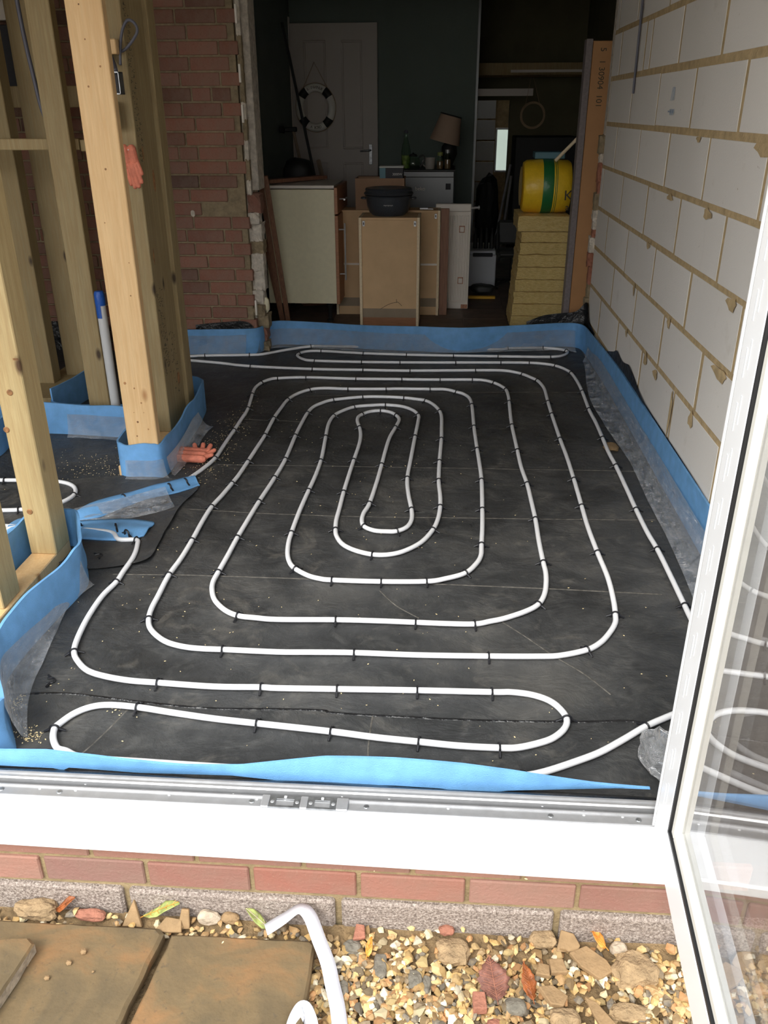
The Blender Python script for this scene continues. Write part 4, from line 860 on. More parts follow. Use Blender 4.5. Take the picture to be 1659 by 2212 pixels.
chip('clay_chip', .660, -.022, [(-.024, -.020), (-.012, .022), (.014, .016), (.026, -.006), (.02, -.018)], .010, 'tile_clay', 'flat clay chip leaning against the plinth above the largest chip', (.5, 0, 0))
chip('clay_chip', .634, -.078, [(-.016, -.014), (-.016, .014), (.012, .016), (.018, -.012)], .014, 'tile_clay', 'small square clay chip left of the largest chip', (.1, .1, .1))
chip('clay_chip', .602, -.086, [(-.015, -.012), (-.006, .012), (.016, .010), (.014, -.014)], .012, 'tile_clay', 'small wedge of clay touching the square chip', (0, .1, 0))
chip('clay_chip', .622, -.145, [(-.03, .020), (.0, .022), (.024, -.002), (.008, -.022), (-.016, -.016)], .012, 'tile_clay', 'broken clay chip right of the rust leaf', (0, .15, .2))
chip('clay_chip', .702, -.165, [(-.022, .026), (.0, .014), (.03, -.03), (.0, -.034), (-.012, -.006)], .010, 'tile_clay', 'long tapering clay chip at the bottom right', (0, -.1, 0))
chip('brick_chip', .474, -.168, [(-.013, -.017), (-.012, .018), (.012, .018), (.014, -.016)], .020, 'frag_red', 'small oblong red brick chip below the dead leaf', (0, 0, .05))
chip('clay_chip', .228, -.030, [(-.012, -.018), (-.008, .016), (.010, .014), (.014, -.012)], .010, 'frag_red', 'reddish chip near the plinth right of the strap', (.2, 0, 0))
chip('stone_shard', -.258, -.022, [(-.022, -.02), (.0, .036), (.022, -.02)], .010, 'tile_clay', 'triangular clay shard standing in the gap between the slabs', (1.0, 0, 0))
chip('stone_shard', -.148, -.024, [(-.012, -.02), (-.004, .022), (.012, .02), (.014, -.02)], .009, 'tile_clay', 'upright clay shard right of the mottled leaf', (1.0, 0, .1))
chip('clay_chip', -.175, -.038, [(-.03, -.018), (-.01, .014), (.024, .010), (.03, -.016)], .008, 'tile_clay', 'flat clay chip under the mottled leaf beside the slab', (.3, 0, 0))
# leaves
def leaf(name, pts, loc, rot, m_, label, curl=.25, th=.0008, vein=None):
    """pts: half outline (t along midrib, half width)"""
    n = len(pts); rows = []
    for t, hw in pts:
        row = []
        for k in range(-3, 4):
            x = hw*k/3; row.append((x, t, curl*x*x*12+.004*math.sin(t*90)*abs(k)/3))
        rows.append(row)
    o = MB().sheet(rows).build(name+'', M[m_], None, org=(0, 0, 0), smooth=True); sm = o.modifiers.new('t', 'SOLIDIFY'); sm.thickness = th
    r_ = thing(name, label, 'leaf', loc); r_.rotation_euler = rot; o.parent = r_; o.name = 'leaf_blade'
    ve = MB().tube([(0, pts[0][0]-.008, .001), (0, (pts[0][0]+pts[-1][0])/2, .002), (0, pts[-1][0], .002)], .0008, 5)
    for t, hw in pts[1:-1]:
        for s_ in (-1, 1): ve.tube([(0, t, .0015), (s_*hw*.8, t+.008, curl*(hw*.8)**2*12+.0015)], .0005, 4)
    v = ve.build('veins', M[vein or m_], None, org=(0, 0, 0)); v.parent = r_
    return r_
oak = [(-.045, .001), (-.038, .012), (-.031, .022), (-.028, .018), (-.018, .030), (-.013, .026), (-.002, .034), (.003, .027), (.012, .028), (.017, .019), (.026, .018), (.030, .012), (.040, .006), (.046, .001)]
leaf('dead_leaf', oak, (.503, -.115, gz(.5, -.115)+.020), (.1, .05, .15), 'leaf_brown', 'large crinkled purple-brown oak leaf on the gravel', .3, vein='frag_red')
leaf('dead_leaf', [(t*.85, w_*.5) for t, w_ in oak], (.572, -.118, gz(.57, -.118)+.020), (.1, .3, .2), 'leaf_rust', 'curled rust-red leaf right of the large brown leaf', .9)
leaf('dead_leaf', [(-.02, .001), (-.014, .009), (0, .013), (.012, .010), (.02, .001)], (.724, -.022, gz(.72, -.02)+.020), (.2, .3, .7), 'leaf_orange', 'small orange leaf propped by the pale stone near the plinth', 1.5)
leaf('dead_leaf', [(-.018, .001), (-.010, .008), (0, .009), (.012, .006), (.022, .001)], (.252, -.060, gz(.25, -.06)+.018), (.2, -.5, -.3), 'leaf_orange', 'narrow orange-brown leaf on the gravel right of the strap', 2)
leaf('dead_leaf', [(-.045, .001), (-.03, .008), (-.01, .012), (.012, .013), (.03, .009), (.046, .002)], (-.196, -.022, -.045), (.5, .1, -1.45), 'leaf_green', 'mottled green and brown leaf lying in the gap between the slabs', .6, vein='leaf_orange')
leaf('dead_leaf', [(-.032, .001), (-.02, .009), (0, .012), (.018, .009), (.032, .001)], (.012, -.028, -.048), (.5, .1, 1.25), 'leaf_green', 'pale green leaf beside the folded end of the strap', .6, vein='stone_pale')
leaf('dead_leaf', [(-.03, .001), (-.018, .010), (0, .012), (.014, .010), (.028, .002)], (-.408, -.018, -.050), (.6, .1, -1.35), 'leaf_rust', 'orange-brown leaf behind the left paving slab', .6)
# paving slabs
def slab(name, poly, zt, th, label, tilt=(0, 0, 0), seed=0):
    P = []; n = len(poly)
    for i in range(n):
        a = Vector((*poly[i], 0)); b = Vector((*poly[(i+1) % n], 0)); k = max(2, int((b-a).length/.03))
        for j in range(k):
            q = a.lerp(b, j/k); P.append((q.x+.003*noise.noise(q*25+Vector((seed, 0, 0))), q.y+.003*noise.noise(q*25+Vector((0, seed, 0)))))
    c_ = Vector((sum(p[0] for p in P)/len(P), sum(p[1] for p in P)/len(P), 0))
    r_ = thing(name, label, 'paving slab', (c_.x, c_.y, zt-th))
    mb = MB(); m_ = len(P); vs = [(c_.x, c_.y, zt+.003)]; fs = []
    R1 = [(c_.x+(p[0]-c_.x)*.97, c_.y+(p[1]-c_.y)*.97, zt+.002*noise.noise(Vector((p[0]*20, p[1]*20, seed)))) for p in P]
    R2 = [(p[0], p[1], zt-.006) for p in P]
    vs += R1+R2; fs = [(0, 1+i, 1+(i+1) % m_) for i in range(m_)]+[(1+i, 1+m_+i, 1+m_+(i+1) % m_, 1+(i+1) % m_) for i in range(m_)]
    mb.add(vs, fs).build('riven_top', M['slab'], r_)
    mb = MB(); vs = [(p[0], p[1], zt-.006) for p in P]+[(p[0]+.004*noise.noise(Vector((p[0]*30, p[1]*30, 5))), p[1], zt-th) for p in P]
    mb.add(vs, [(i, (i+1) % m_, m_+(i+1) % m_, m_+i) for i in range(m_)]+[tuple(range(m_, 2*m_))]).build('split_edge', M['slab_edge' if seed == 3 else 'slab'], r_)
    r_.rotation_euler = tilt; return r_
slab('paving_slab', [(-.64, -.054), (-.475, -.057), (-.191, -.054), (-.178, -.066), (-.235, -.50), (-.70, -.50)], -.058, .026, 'brown sandstone slab lying at the left with crumbs on top')
slab('paving_slab', [(-.160, -.066), (-.02, -.064), (.132, -.062), (.140, -.070), (.140, -.52), (-.215, -.52)], -.058, .026, 'brown sandstone slab next to the gravel with an orange stain', seed=2)
slab('paving_slab', [(-.62, -.20), (-.50, -.128), (-.435, -.120), (-.420, -.131), (-.445, -.32), (-.70, -.42)], -.022, .030, 'greyish slab corner stacked on the left slab at the photo edge', seed=3)
tag(lump(-.455, -.16, -.052, .03, .03, .008, 1, .3).build('packing_stone', M['slab_edge']), 'thin stone packed between the stacked slabs', 'stone')
for (x, y, s_, l) in ((-.325, -.125, .007, 'square brown crumb on the left slab'), (-.345, -.150, .006, 'pointed brown crumb nearer on the left slab'), (-.375, -.185, .006, 'flat crumb low on the left slab'), (-.428, -.16, .004, 'small pale crumb near the stacked slab corner'), (-.29, -.165, .003, 'tiny crumb near the slab gap')):
    tag(lump(x, y, -.0555+s_*.6, s_, s_, s_*.7, 1, .3).build('stone_crumb', M['tile_clay']), l, 'stone')
tag(lump(1.13, 2.33, FZ+.006, .035, .05, .009, 3, .4, 12).build('sand_heap', M['tile_clay'], smooth=True), 'small heap of sandy dust on the membrane near the block wall', 'dust')
# white strap
def strap(name, pts, w_, label, par=None):
    P = catmull(pts, 10); rows = []
    for i, p in enumerate(P):
        t = (P[min(i+1, len(P)-1)]-P[max(0, i-1)]).normalized(); k = i/(len(P)-1); ang = par(k) if par else 0
        s_ = t.cross(Vector((0, 0, 1))).normalized(); u = s_.cross(t); d = s_*math.cos(ang)+u*math.sin(ang)
        rows.append([p-d*w_/2, p, p+d*w_/2])
    o = MB().sheet(rows).build(name, M['strap'], smooth=True); sm = o.modifiers.new('t', 'SOLIDIFY'); sm.thickness = .0012; return o
s1 = strap('white_strap', [(.035, -.052, -.050), (.070, -.035, -.035), (.105, -.030, -.008), (.128, -.045, -.010), (.150, -.075, -.040), (.172, -.11, -.062), (.186, -.15, -.068), (.200, -.19, -.070), (.212, -.24, -.072), (.22, -.30, -.072)], .030, '', lambda k: .10)
tag(s1, 'flat white plastic strap bent over the slab corner and down the gravel', 'strap')
s2 = strap('white_strap', [(.165, -.262, -.07), (.155, -.232, -.062), (.140, -.214, -.054), (.130, -.228, -.054), (.124, -.255, -.058), (.126, -.29, -.06)], .030, '', lambda k: .7)
tag(s2, 'curled end of white strap at the bottom beside the slab edge', 'strap')
# ================================================================ KITCHEN CONTENTS
KZ = .141
d2 = thing('panelled_door', 'dull white panelled door leaf with brass lever handle against the sage wall', 'door', (-.63, 6.98, KZ))
MB().box(-1.012, -.253, 6.985, 7.02, KZ, 2.15, .003).build('door_slab', M['door'], d2)
for (a, b, z0, z1) in ((-.895, -.70, 1.16, 2.02), (-.565, -.385, 1.16, 2.02), (-.895, -.70, .30, 1.05), (-.565, -.385, .30, 1.05)):
    fm = MB(); t = .018
    for q in ((a, b, z1-t, z1), (a, b, z0, z0+t), (a, a+t, z0+t, z1-t), (b-t, b, z0+t, z1-t)): fm.box(q[0], q[1], 6.972, 6.986, q[2], q[3], .004)
    fm.build('panel_moulding', M['door'], d2)
MB().box(-.335, -.302, 6.975, 6.985, 1.03, 1.20, .003).build('handle_plate', M['steel'], d2)
MB().tube([(-.318, 6.98, 1.15), (-.318, 6.945, 1.15), (-.34, 6.935, 1.15), (-.41, 6.935, 1.145)], .008, 8).build('lever', M['steel'], d2, smooth=True)
MB().box(-1.035, -1.014, 6.98, 7.05, KZ, 2.20, .003).build('hinge_edge', M['white_metal'], d2)
# lifebuoy
CX, CZ, RY = -.795, 1.497, 6.93
lr = thing('lifebuoy', 'cream and black decorative lifebuoy hanging on the panelled door', 'lifebuoy', (CX, RY, CZ-.19))
def seg(a0, a1, r_, m_, nm):
    n = 14; vs = [];
    P = [Vector((CX+.145*math.cos(a), RY, CZ+.16*1.0*math.sin(a)*1.0)) for a in [a0+(a1-a0)*i/n for i in range(n+1)]]
    return MB().tube(P, r_, 14).build(nm, M[m_], lr, smooth='auto')
for k in range(4):
    c_ = PI/4+k*PI/2; seg(c_-.22, c_+.22, .0355, 'black', 'black_band'); seg(c_+.2, c_+PI/2-.2, .033, 'ring_white', 'cream_segment')
MB().tube([(CX+.178*math.cos(a), RY-.01+.004*math.sin(a*8), CZ+.196*math.sin(a)) for a in [2*PI*i/64 for i in range(65)]], .003, 6).build('edge_rope', M['rope'], lr)
MB().tube([(CX-.105, RY, CZ+.16), (CX-.005, RY+.01, CZ+.355), (CX+.105, RY, CZ+.16)], .003, 6).build('hanging_cord', M['rope'], lr)
def arc_text(s, r_, a0, step_, par, size, flip=1):
    for i, ch in enumerate(s):
        if ch == ' ': continue
        a = a0+flip*-step_*i; text('letter', ch, size, M['stamp'], par, (CX+.145*math.cos(a), RY-.0338, CZ+.16*math.sin(a)), (PI/2, a-PI/2 if flip == 1 else a+PI/2, 0) if False else (PI/2, -(a-PI/2) if flip == 1 else -(a+PI/2), 0), .0005)
arc_text('BIENVENUE', .15, PI/2+.44, .11, lr, .03)
arc_text('A BORD', .15, -PI/2-.28, .11, lr, .03, -1)
# cream base unit on legs
cu = thing('base_cabinet', 'cream sided kitchen base unit with oak drawer and door fronts', 'cabinet', (-.6, 4.9, KZ))
MB().box(-.835, -.362, 4.60, 4.618, .272, 1.012, .002).build('side_panel', M['cream'], cu)
MB().box(-.835, -.80, 4.618, 5.15, .272, 1.0, .002).build('back_panel', M['mdf'], cu)
MB().box(-.80, -.37, 4.618, 5.15, .272, .29).build('bottom_panel', M['white_metal'], cu)
MB().box(-.84, -.37, 4.66, 5.17, 1.012, 1.032, .002).build('top_rail', M['white_metal'], cu)
MB().box(-.80, -.37, 5.13, 5.15, .29, 1.0).build('side_panel', M['cream'], cu)
df = MB().box(-.362, -.34, 4.585, 5.17, .86, 1.025, .002).build('drawer_front', M['oak'], cu)
dd = MB().box(-.362, -.34, 4.585, 5.17, .272, .85, .002).build('door_front', M['oak'], cu)
MB().box(-.43, -.364, 4.64, 5.1, .87, .99, .002).build('drawer_box', M['white_metal'], cu)
MB().tube([(-.315, 4.62, .80), (-.300, 4.62, .80), (-.300, 4.62, .43), (-.315, 4.62, .43)][1:3], .006, 8).build('bar_handle', M['alu'], dd, smooth='auto')
for zz in (.76, .47): MB().tube([(-.34, 4.62, zz), (-.300, 4.62, zz)], .005, 8).build('handle_post', M['alu'], dd)
MB().tube([(-.303, 4.66, .945), (-.303, 4.80, .945)], .006, 8).build('bar_handle', M['alu'], df); MB().tube([(-.34, 4.70, .945), (-.30, 4.70, .945)], .005, 8).build('handle_post', M['alu'], df)
for (x, y) in ((-.42, 4.66), (-.76, 4.66), (-.42, 5.1), (-.76, 5.1)):
    MB().lathe([(0, 0), (.024, 0), (.024, .01), (.014, .016), (.014, .10), (.026, .115), (.026, .131), (0, .131)], (x, y, KZ), 14).build('leg', M['black'], cu, smooth='auto')
# wall unit seen from behind (front) and second unit behind it
def backunit(x0, x1, y0, y1, z0, z1, label, band):
    r_ = thing('wall_cabinet', label, 'cabinet', ((x0+x1)/2, (y0+y1)/2, z0))
    MB().box(x0, x0+.018, y0, y1, z0, z1, .001).build('side_panel', M['mdf_pale'], r_)
    MB().box(x1-.018, x1, y0, y1, z0, z1, .001).build('side_panel', M['mdf_pale'], r_)
    MB().box(x0+.018, x1-.018, y0, y1, z1-.016, z1, .001).build('top_panel', M['mdf'], r_)
    MB().box(x0+.018, x1-.018, y0+.012, y0+.016, z0+.12, z1-.016).build('back_board', M['mdf'], r_)
    MB().box(x0+.018, x1-.018, y0+.010, y0+.02, z0+.06, z0+.12).build('grey_rail', M['mdf_grey'], r_)
    MB().box(x0+.018, x1-.018, y0+.014, y0+.03, z0, z0+.06).build('bottom_rail', M['oak' if band else 'mdf'], r_)
    for x in (x0+.024, x1-.040):
        MB().box(x, x+.016, y0+.004, y0+.014, z1-.055, z1-.022, .001).build('hanging_bracket', M['alu'], r_)
        MB().box(x+.005, x+.011, y0+.002, y0+.006, z1-.046, z1-.030).build('bracket_slot', M['black'], r_)
    return r_
u1 = backunit(-.195, .205, 4.50, 4.80, KZ, .850, 'MDF cabinet turned back to front with the dark pot on top', 1)
MB().tube(catmull([(.03-.09, 4.511, .255), (.0, 4.511, .29), (.055, 4.511, .305), (.07, 4.511, .30), (.09, 4.511, .28)], 4), .0015, 5).build('scratch', M['stamp'], u1)
MB().tube([(.055, 4.511, .302), (.052, 4.511, .325)], .0015, 5).build('scratch', M['stamp'], u1)
u2 = backunit(-.40, .335, 4.86, 5.05, KZ, .858, 'wider MDF cabinet standing behind the one with the pot', 0)
MB().box(-.38, .317, 4.866, 4.872, .49, .503).build('gap_strip', M['white_metal'], u2)  # added white strip standing in for a bright gap
tag(MB().box(.338, .395, 4.88, 4.905, KZ, .868, .002).build('oak_board', M['plank']), 'narrow reddish board standing between the MDF cabinet and the radiator', 'board')
# radiator on end
ra = thing('radiator', 'cream white panel radiator standing on end with ribbed face', 'radiator', (.45, 5.1, KZ))
MB().box(.30, .552, 5.10, 5.125, KZ, .879, .004).build('panel', M['white_metal'], ra)
for i in range(7):
    x = .402+i*.0205
    MB().box(x, x+.0145, 5.093, 5.102, .20, .80, .003).build('rib', M['white_metal'], ra)
MB().box(.30, .395, 5.092, 5.102, .20, .80, .003).build('rib', M['white_metal'], ra)
MB().box(.30, .552, 5.088, 5.13, .825, .879, .006).build('end_rail', M['white_metal'], ra)
MB().box(.40, .552, 5.088, 5.13, KZ, .195, .006).build('end_rail', M['white_metal'], ra)
for z in (.33, .69): 
    b = MB().box(.475, .505, 5.078, 5.10, z, z+.035, .003).build('bracket', M['white_metal'], ra); MB().box(.470, .510, 5.090, 5.094, z-.006, z+.041).build('peeled_patch', M['rust'], b)
MB().box(.50, .548, 5.086, 5.09, .145, .175, .001).build('peeled_patch', M['rust'], ra)
MB().tube([(.552, 5.11, .85), (.60, 5.11, .852)], .008, 8).build('valve_stub', M['alu'], ra); MB().lathe([(0, 0), (.014, .002), (.014, .012), (0, .014)], (.598, 5.11, .852), 10, 'x').build('valve_nut', M['alu'], ra)
# dark enamel pot
pt = thing('cooking_pot', 'dark enamel lidded pot on top of the MDF cabinet', 'pot', (-.008, 4.66, .85))
MB().lathe([(0, .0), (.105, .0), (.128, .02), (.143, .06), (.148, .10), (.152, .118), (.158, .122), (.155, .126), (.145, .122), (.138, .10), (0, .03)], (-.008, 4.66, .8505), 36).build('pot_body', M['pot'], pt, smooth='auto')
MB().lathe([(.160, .130), (.164, .136), (.160, .142), (.150, .150), (.156, .160), (.150, .168), (.125, .172), (.10, .165), (0, .162)], (-.008, 4.66, .8505), 36).build('lid', M['pot'], pt, smooth='auto')
for s_ in (-1, 1): MB().tube([(-.008+s_*.15, 4.63, .955), (-.008+s_*.178, 4.64, .957), (-.008+s_*.178, 4.68, .957), (-.008+s_*.15, 4.69, .955)], .006, 8).build('side_handle', M['pot'], pt, smooth=True)
for i in range(7): MB().box(-.03+i*.009, -.026+i*.009, 4.506, 4.5085, .92-.002*(i % 2), .926, .0).build('label_mark', M['white_box'], pt); 
for c_ in list(pt.children):
    if c_.name.startswith('label_mark'): c_.location.y += .0055
# carton with smaller box inside
cb = thing('cardboard_box', 'open brown cardboard box behind the pot', 'box', (-.08, 5.0, .86))
x0, x1, y0, y1, z0, z1 = -.25, .085, 4.87, 5.04, .86, 1.062
for b in ((x0, x1, y0, y0+.005, z0, z1), (x0, x1, y1-.005, y1, z0, z1), (x0, x0+.005, y0+.005, y1-.005, z0, z1), (x1-.005, x1, y0+.005, y1-.005, z0, z1), (x0+.005, x1-.005, y0+.005, y1-.005, z0, z0+.005)):
    MB().box(*b).build('side_wall', M['card'], cb)
MB().box(x0, x1, y1, y1+.07, z1-.004, z1).build('flap', M['card'], cb)
sbx = thing('small_carton', 'small dark carton with pale top lid sticking out of the cardboard box', 'box', (.02, 4.98, .866))
MB().box(-.085, .095-.02, 4.90, 5.02, .866, 1.125, .002).build('carton_body', M['navy'], sbx)
MB().box(-.088, .078, 4.897, 5.023, 1.125, 1.137, .003).build('carton_lid', M['white_box'], sbx)
MB().box(-.085, -.045, 4.8985, 4.90, .88, 1.125).build('teal_stripe', M['teal'], sbx)
text('lettering', '3000W', .022, M['white_box'], sbx, (.035, 4.8975, 1.085), (PI/2, 0, 0))
# tool lying on the MDF units
tag(MB().box(.19, .25, 4.90, 4.92, .8585, .872, .003).box(.245, .285, 4.905, 4.915, .8585, .866, .002).build('small_clamp', M['alu']), 'small metal catch lying on the rear MDF cabinet', 'hardware')
# fridge with things on top
fr = thing('fridge', 'grey undercounter fridge against the sage wall', 'fridge', (.15, 6.3, KZ))
MB().box(-.12, .432, 6.02, 6.55, KZ, 1.035, .006).build('fridge_body', M['fridge'], fr)
MB().box(-.12, .432, 5.995, 6.018, KZ+.05, .995, .006).build('fridge_door', M['fridge'], fr)
MB().box(-.125, .437, 5.99, 6.56, 1.0355, 1.047, .003).build('worktop_lid', M['dark_plastic'], fr)
MB().box(.365, .405, 5.992, 5.996, .90, .945, .001).build('energy_badge', M['navy'], fr)
text('lettering', 'beko', .04, M['white_metal'], fr, (.16, 5.992, .905), (PI/2, 0, 0))
TZ = 1.048
def lathing(name, label, cat, x, y, prof, m_, n=24):
    o = MB().lathe(prof, (x, y, TZ), n).build(name, M[m_], smooth='auto'); return tag(o, label, cat)
bt = thing('glass_bottle', 'tall greenish glass bottle on the fridge', 'bottle', (.04, 6.1, TZ))
MB().lathe([(0, 0), (.032, 0), (.036, .01), (.037, .13), (.030, .17), (.016, .22), (.014, .255), (.016, .262)], (.04, 6.1, TZ), 24).build('bottle_glass', M['glassware'], bt, smooth='auto')
MB().lathe([(0, .262), (.014, .262), (.016, .272), (.012, .285), (0, .288)], (.04, 6.1, TZ), 14).build('stopper', M['cable'], bt)
MB().lathe([(0, .003), (.033, .005), (.034, .10), (0, .10)], (.04, 6.1, TZ), 18).build('contents', M['leaf_green'], bt)
kt = thing('glass_kettle', 'squat glass teapot with dark handle on the fridge', 'teapot', (.085, 6.05, TZ))
kt.location = (.10, 6.05, TZ)
MB().lathe([(0, 0), (.045, 0), (.058, .02), (.060, .05), (.048, .085), (.030, .095)], (.10, 6.05, TZ), 24).build('glass_body', M['glassware'], kt, smooth='auto')
MB().lathe([(0, .0955), (.034, .0955), (.028, .11), (.01, .115), (0, .125)], (.10, 6.05, TZ), 18).build('lid', M['black'], kt)
MB().tube(catmull([(.145, 6.05, TZ+.09), (.18, 6.05, TZ+.10), (.188, 6.05, TZ+.06), (.155, 6.05, TZ+.02)], 5), .007, 8).build('handle', M['dark_plastic'], kt, smooth=True)
mg = thing('mug', 'pale ceramic mug between the teapot and the jars', 'mug', (.235, 6.08, TZ))
MB().lathe([(0, 0), (.034, 0), (.038, .005), (.042, .085), (.039, .085), (.034, .01), (0, .01)], (.235, 6.08, TZ), 24).build('mug_body', M['ceramic'], mg, smooth='auto')
MB().tube(catmull([(.198, 6.08, TZ+.07), (.178, 6.08, TZ+.06), (.18, 6.08, TZ+.03), (.20, 6.08, TZ+.018)], 4), .005, 8).build('handle', M['ceramic'], mg, smooth=True)
for (x, h, l) in ((.315, .10, 'spice jar with a green stopper, left of the two by the lamp'), (.375, .12, 'clear glass jar with rounded lid, right of the two by the lamp')):
    j = thing('glass_jar', l, 'jar', (x, 6.05, TZ))
    MB().lathe([(0, 0), (.026, 0), (.027, .01), (.027, h*.8), (.02, h*.95), (.02, h)], (x, 6.05, TZ), 20).build('jar_glass', M['glassware'], j, smooth='auto')
    MB().lathe([(0, h), (.021, h), (.022, h+.025), (0, h+.03)], (x, 6.05, TZ), 16).build('lid', M['leaf_green' if x < .35 else 'steel'], j)
    MB().lathe([(0, .003), (.0245, .003), (.0245, h*.6), (0, h*.6)], (x, 6.05, TZ), 16).build('contents', M['plank'], j)
lp = thing('table_lamp', 'table lamp with dark pot base and tilted cloth shade on the fridge', 'lamp', (.36, 6.28, TZ))
MB().lathe([(0, 0), (.05, 0), (.055, .01), (.03, .02), (.045, .05), (.065, .10), (.06, .16), (.035, .19), (.012, .20), (.012, .235), (0, .235)], (.385, 6.28, TZ), 24).build('lamp_base', M['black'], lp, smooth='auto')
sm_ = Matrix.Rotation(math.radians(14), 4, 'Y')
MB().lathe([(.125, 0), (.085, .20), (.082, .20), (.122, 0)], (.345, 6.28, TZ+.19), 28, m=sm_).build('lamp_shade', M['shade'], lp, smooth='auto')
MB().lathe([(.087, .20), (.09, .208), (.083, .21), (.08, .20)], (.345, 6.28, TZ+.19), 28, m=sm_).build('shade_trim', M['black'], lp)
# dark corner: sack on a stool, leaning poles
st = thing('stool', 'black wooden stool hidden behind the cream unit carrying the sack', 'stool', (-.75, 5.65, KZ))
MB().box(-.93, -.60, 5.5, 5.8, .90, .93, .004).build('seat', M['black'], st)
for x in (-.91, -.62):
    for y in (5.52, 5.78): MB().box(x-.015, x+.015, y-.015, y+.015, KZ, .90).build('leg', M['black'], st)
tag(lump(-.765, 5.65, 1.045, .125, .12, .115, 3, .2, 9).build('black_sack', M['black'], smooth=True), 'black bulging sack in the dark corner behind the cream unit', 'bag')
def pole(name, a, b, r_, m_, label, cat='pole', n=10): return tag(MB().tube([a, b], r_, n).build(name, M[m_], smooth='auto'), label, cat)
pole('leaning_pole', (-.53, 6.00, KZ), (-1.005, 6.62, 2.125), .012, 'dark_plastic', 'tall thin dark pole leaning in the corner left of the door')
bs = thing('broom', 'broom standing upside down with its dark head up, leaning by the door', 'broom', (-.62, 5.9, KZ))
MB().tube([(-.60, 5.95, KZ), (-.90, 6.30, 1.33)], .013, 10).build('handle', M['mdf_grey'], bs, smooth='auto'); MB().box(-.97, -.87, 6.28, 6.325, 1.318, 1.355, .006).build('head', M['black'], bs); MB().lathe([(0, 0), (.025, 0), (.03, .04), (0, .05)], (-1.015, 6.30, 1.335), 10, 'x').build('head_knob', M['black'], bs)
tag(MB().tube([(-.40, 5.75, KZ), (-.70, 6.30, 1.10)], .02, 6).build('leaning_batten', M['mdf_grey']), 'flat batten leaning against the door behind the cream unit', 'batten')
# timber boards leaning at the left of the opening
def board(name, a, b, w_, t, m_, label, tw=0):
    a = Vector(a); b = Vector(b); d = (b-a).normalized(); s_ = Vector((math.cos(tw), math.sin(tw), 0)); s_ = (s_-d*s_.dot(d)).normalized(); n_ = d.cross(s_)
    vs = [p+s_*i*w_/2+n_*j*t/2 for p in (a, b) for i, j in ((-1, -1), (1, -1), (1, 1), (-1, 1))]
    return tag(MB().add(vs, [(0, 1, 2, 3), (4, 5, 6, 7), (0, 1, 5, 4), (1, 2, 6, 5), (2, 3, 7, 6), (3, 0, 4, 7)]).build(name, M[m_]), label, 'board')
board('leaning_board', (-.735, 4.52, KZ+.006), (-.79, 4.20, 1.36), .030, .016, 'plank', 'tallest brown board leaning by the broken edge of the brick opening')
board('leaning_board', (-.690, 4.50, KZ+.006), (-.735, 4.22, 1.12), .030, .016, 'plank', 'brown board crossing in front of the cream unit, second tallest')
board('leaning_board', (-.742, 4.57, KZ+.006), (-.80, 4.40, .72), .034, .014, 'plank', 'shortest brown board behind the two leaning by the opening')
board('loose_board', (-.83, 4.68, 1.055), (-.52, 5.2, 1.048), .09, .022, 'plank', 'brown board laid flat on top of the cream unit')
board('skirting_offcut', (-.66, 4.95, .195), (-.42, 4.9, .225), .05, .018, 'plank', 'skirting offcut under the cream unit')
# mineral wool batts: a stack beside the opening
def wool(x0, x1, y0, y1, z0, z1, label, group=None, sd=0):
    bm = bmesh.new(); bmesh.ops.create_cube(bm, size=1)
    bmesh.ops.subdivide_edges(bm, edges=bm.edges[:], cuts=9, use_grid_fill=True)
    for v in bm.verts:
        p = v.co; q = Vector(((x0+x1)/2+p.x*(x1-x0), (y0+y1)/2+p.y*(y1-y0), (z0+z1)/2+p.z*(z1-z0)))
        k = noise.noise(q*22+Vector((sd, 0, 0)))*.007+noise.noise(q*60)*.003
        if abs(p.z) > .49 and (abs(p.x) > .4 or abs(p.y) > .4): q.z -= (.0025 if p.z > 0 else -.002)
        v.co = q+Vector((k if abs(p.x) > .49 else 0, k if abs(p.y) > .49 else 0, k*.4))
    bm.verts.index_update(); mb = MB().add([v.co.copy() for v in bm.verts], [tuple(v.index for v in f.verts) for f in bm.faces]); bm.free()
    return tag(mb.build('insulation_batt', M['wool'], smooth='auto'), label, 'insulation', group)
zs = [KZ+.002, .225, .305, .385, .465, .545, .625, .700, .768]
for i in range(8):
    wool(.826+.0055*i, 1.166, 4.50, 4.90, zs[i], zs[i+1]-.0005, ['lowest', 'second lowest', 'third lowest', 'fourth lowest', 'fourth from the top', 'third from the top', 'middle upper', 'upper'][i]+' yellow mineral wool batt of the stack beside the MDF board', 'stacked wool batts', i*3)
wool(.838, 1.168, 4.48, 4.92, .770, .866, 'topmost thicker wool batt overhanging the stack, under the yellow roll', 'stacked wool batts', 40)
rl = thing('insulation_roll', 'yellow wrapped insulation roll with green band on top of the wool stack', 'insulation', (1.01, 4.66, .868))
prof = [(0, -.155), (.10, -.158), (.145, -.15), (.158, -.13), (.163, -.05), (.163, .05), (.158, .13), (.145, .15), (.08, .15), (0, .148)]
MB().lathe(prof, (1.012, 4.66, 1.03), 40, 'x').build('wrapper', M['yellow_bag'], rl, smooth='auto')
MB().lathe([(.1635, -.03), (.1645, -.028), (.1645, .035), (.1635, .037)], (1.012, 4.66, 1.03), 40, 'x').build('green_band', M['green_band'], rl, smooth='auto')
for xx in (.045, .055): MB().lathe([(.1638, xx), (.1642, xx+.001), (.1642, xx+.003), (.1638, xx+.004)], (1.012, 4.66, 1.03), 40, 'x').build('green_line', M['green_band'], rl)
text('lettering', 'K', .085, M['stamp'], rl, (1.142, 4.4985, .985), (PI/2+.25, 0, 0)).rotation_euler = (PI/2, .0, 0)
text('lettering', 'a', .06, M['stamp'], rl, (1.142, 4.505, .915), (PI/2, 0, 0))
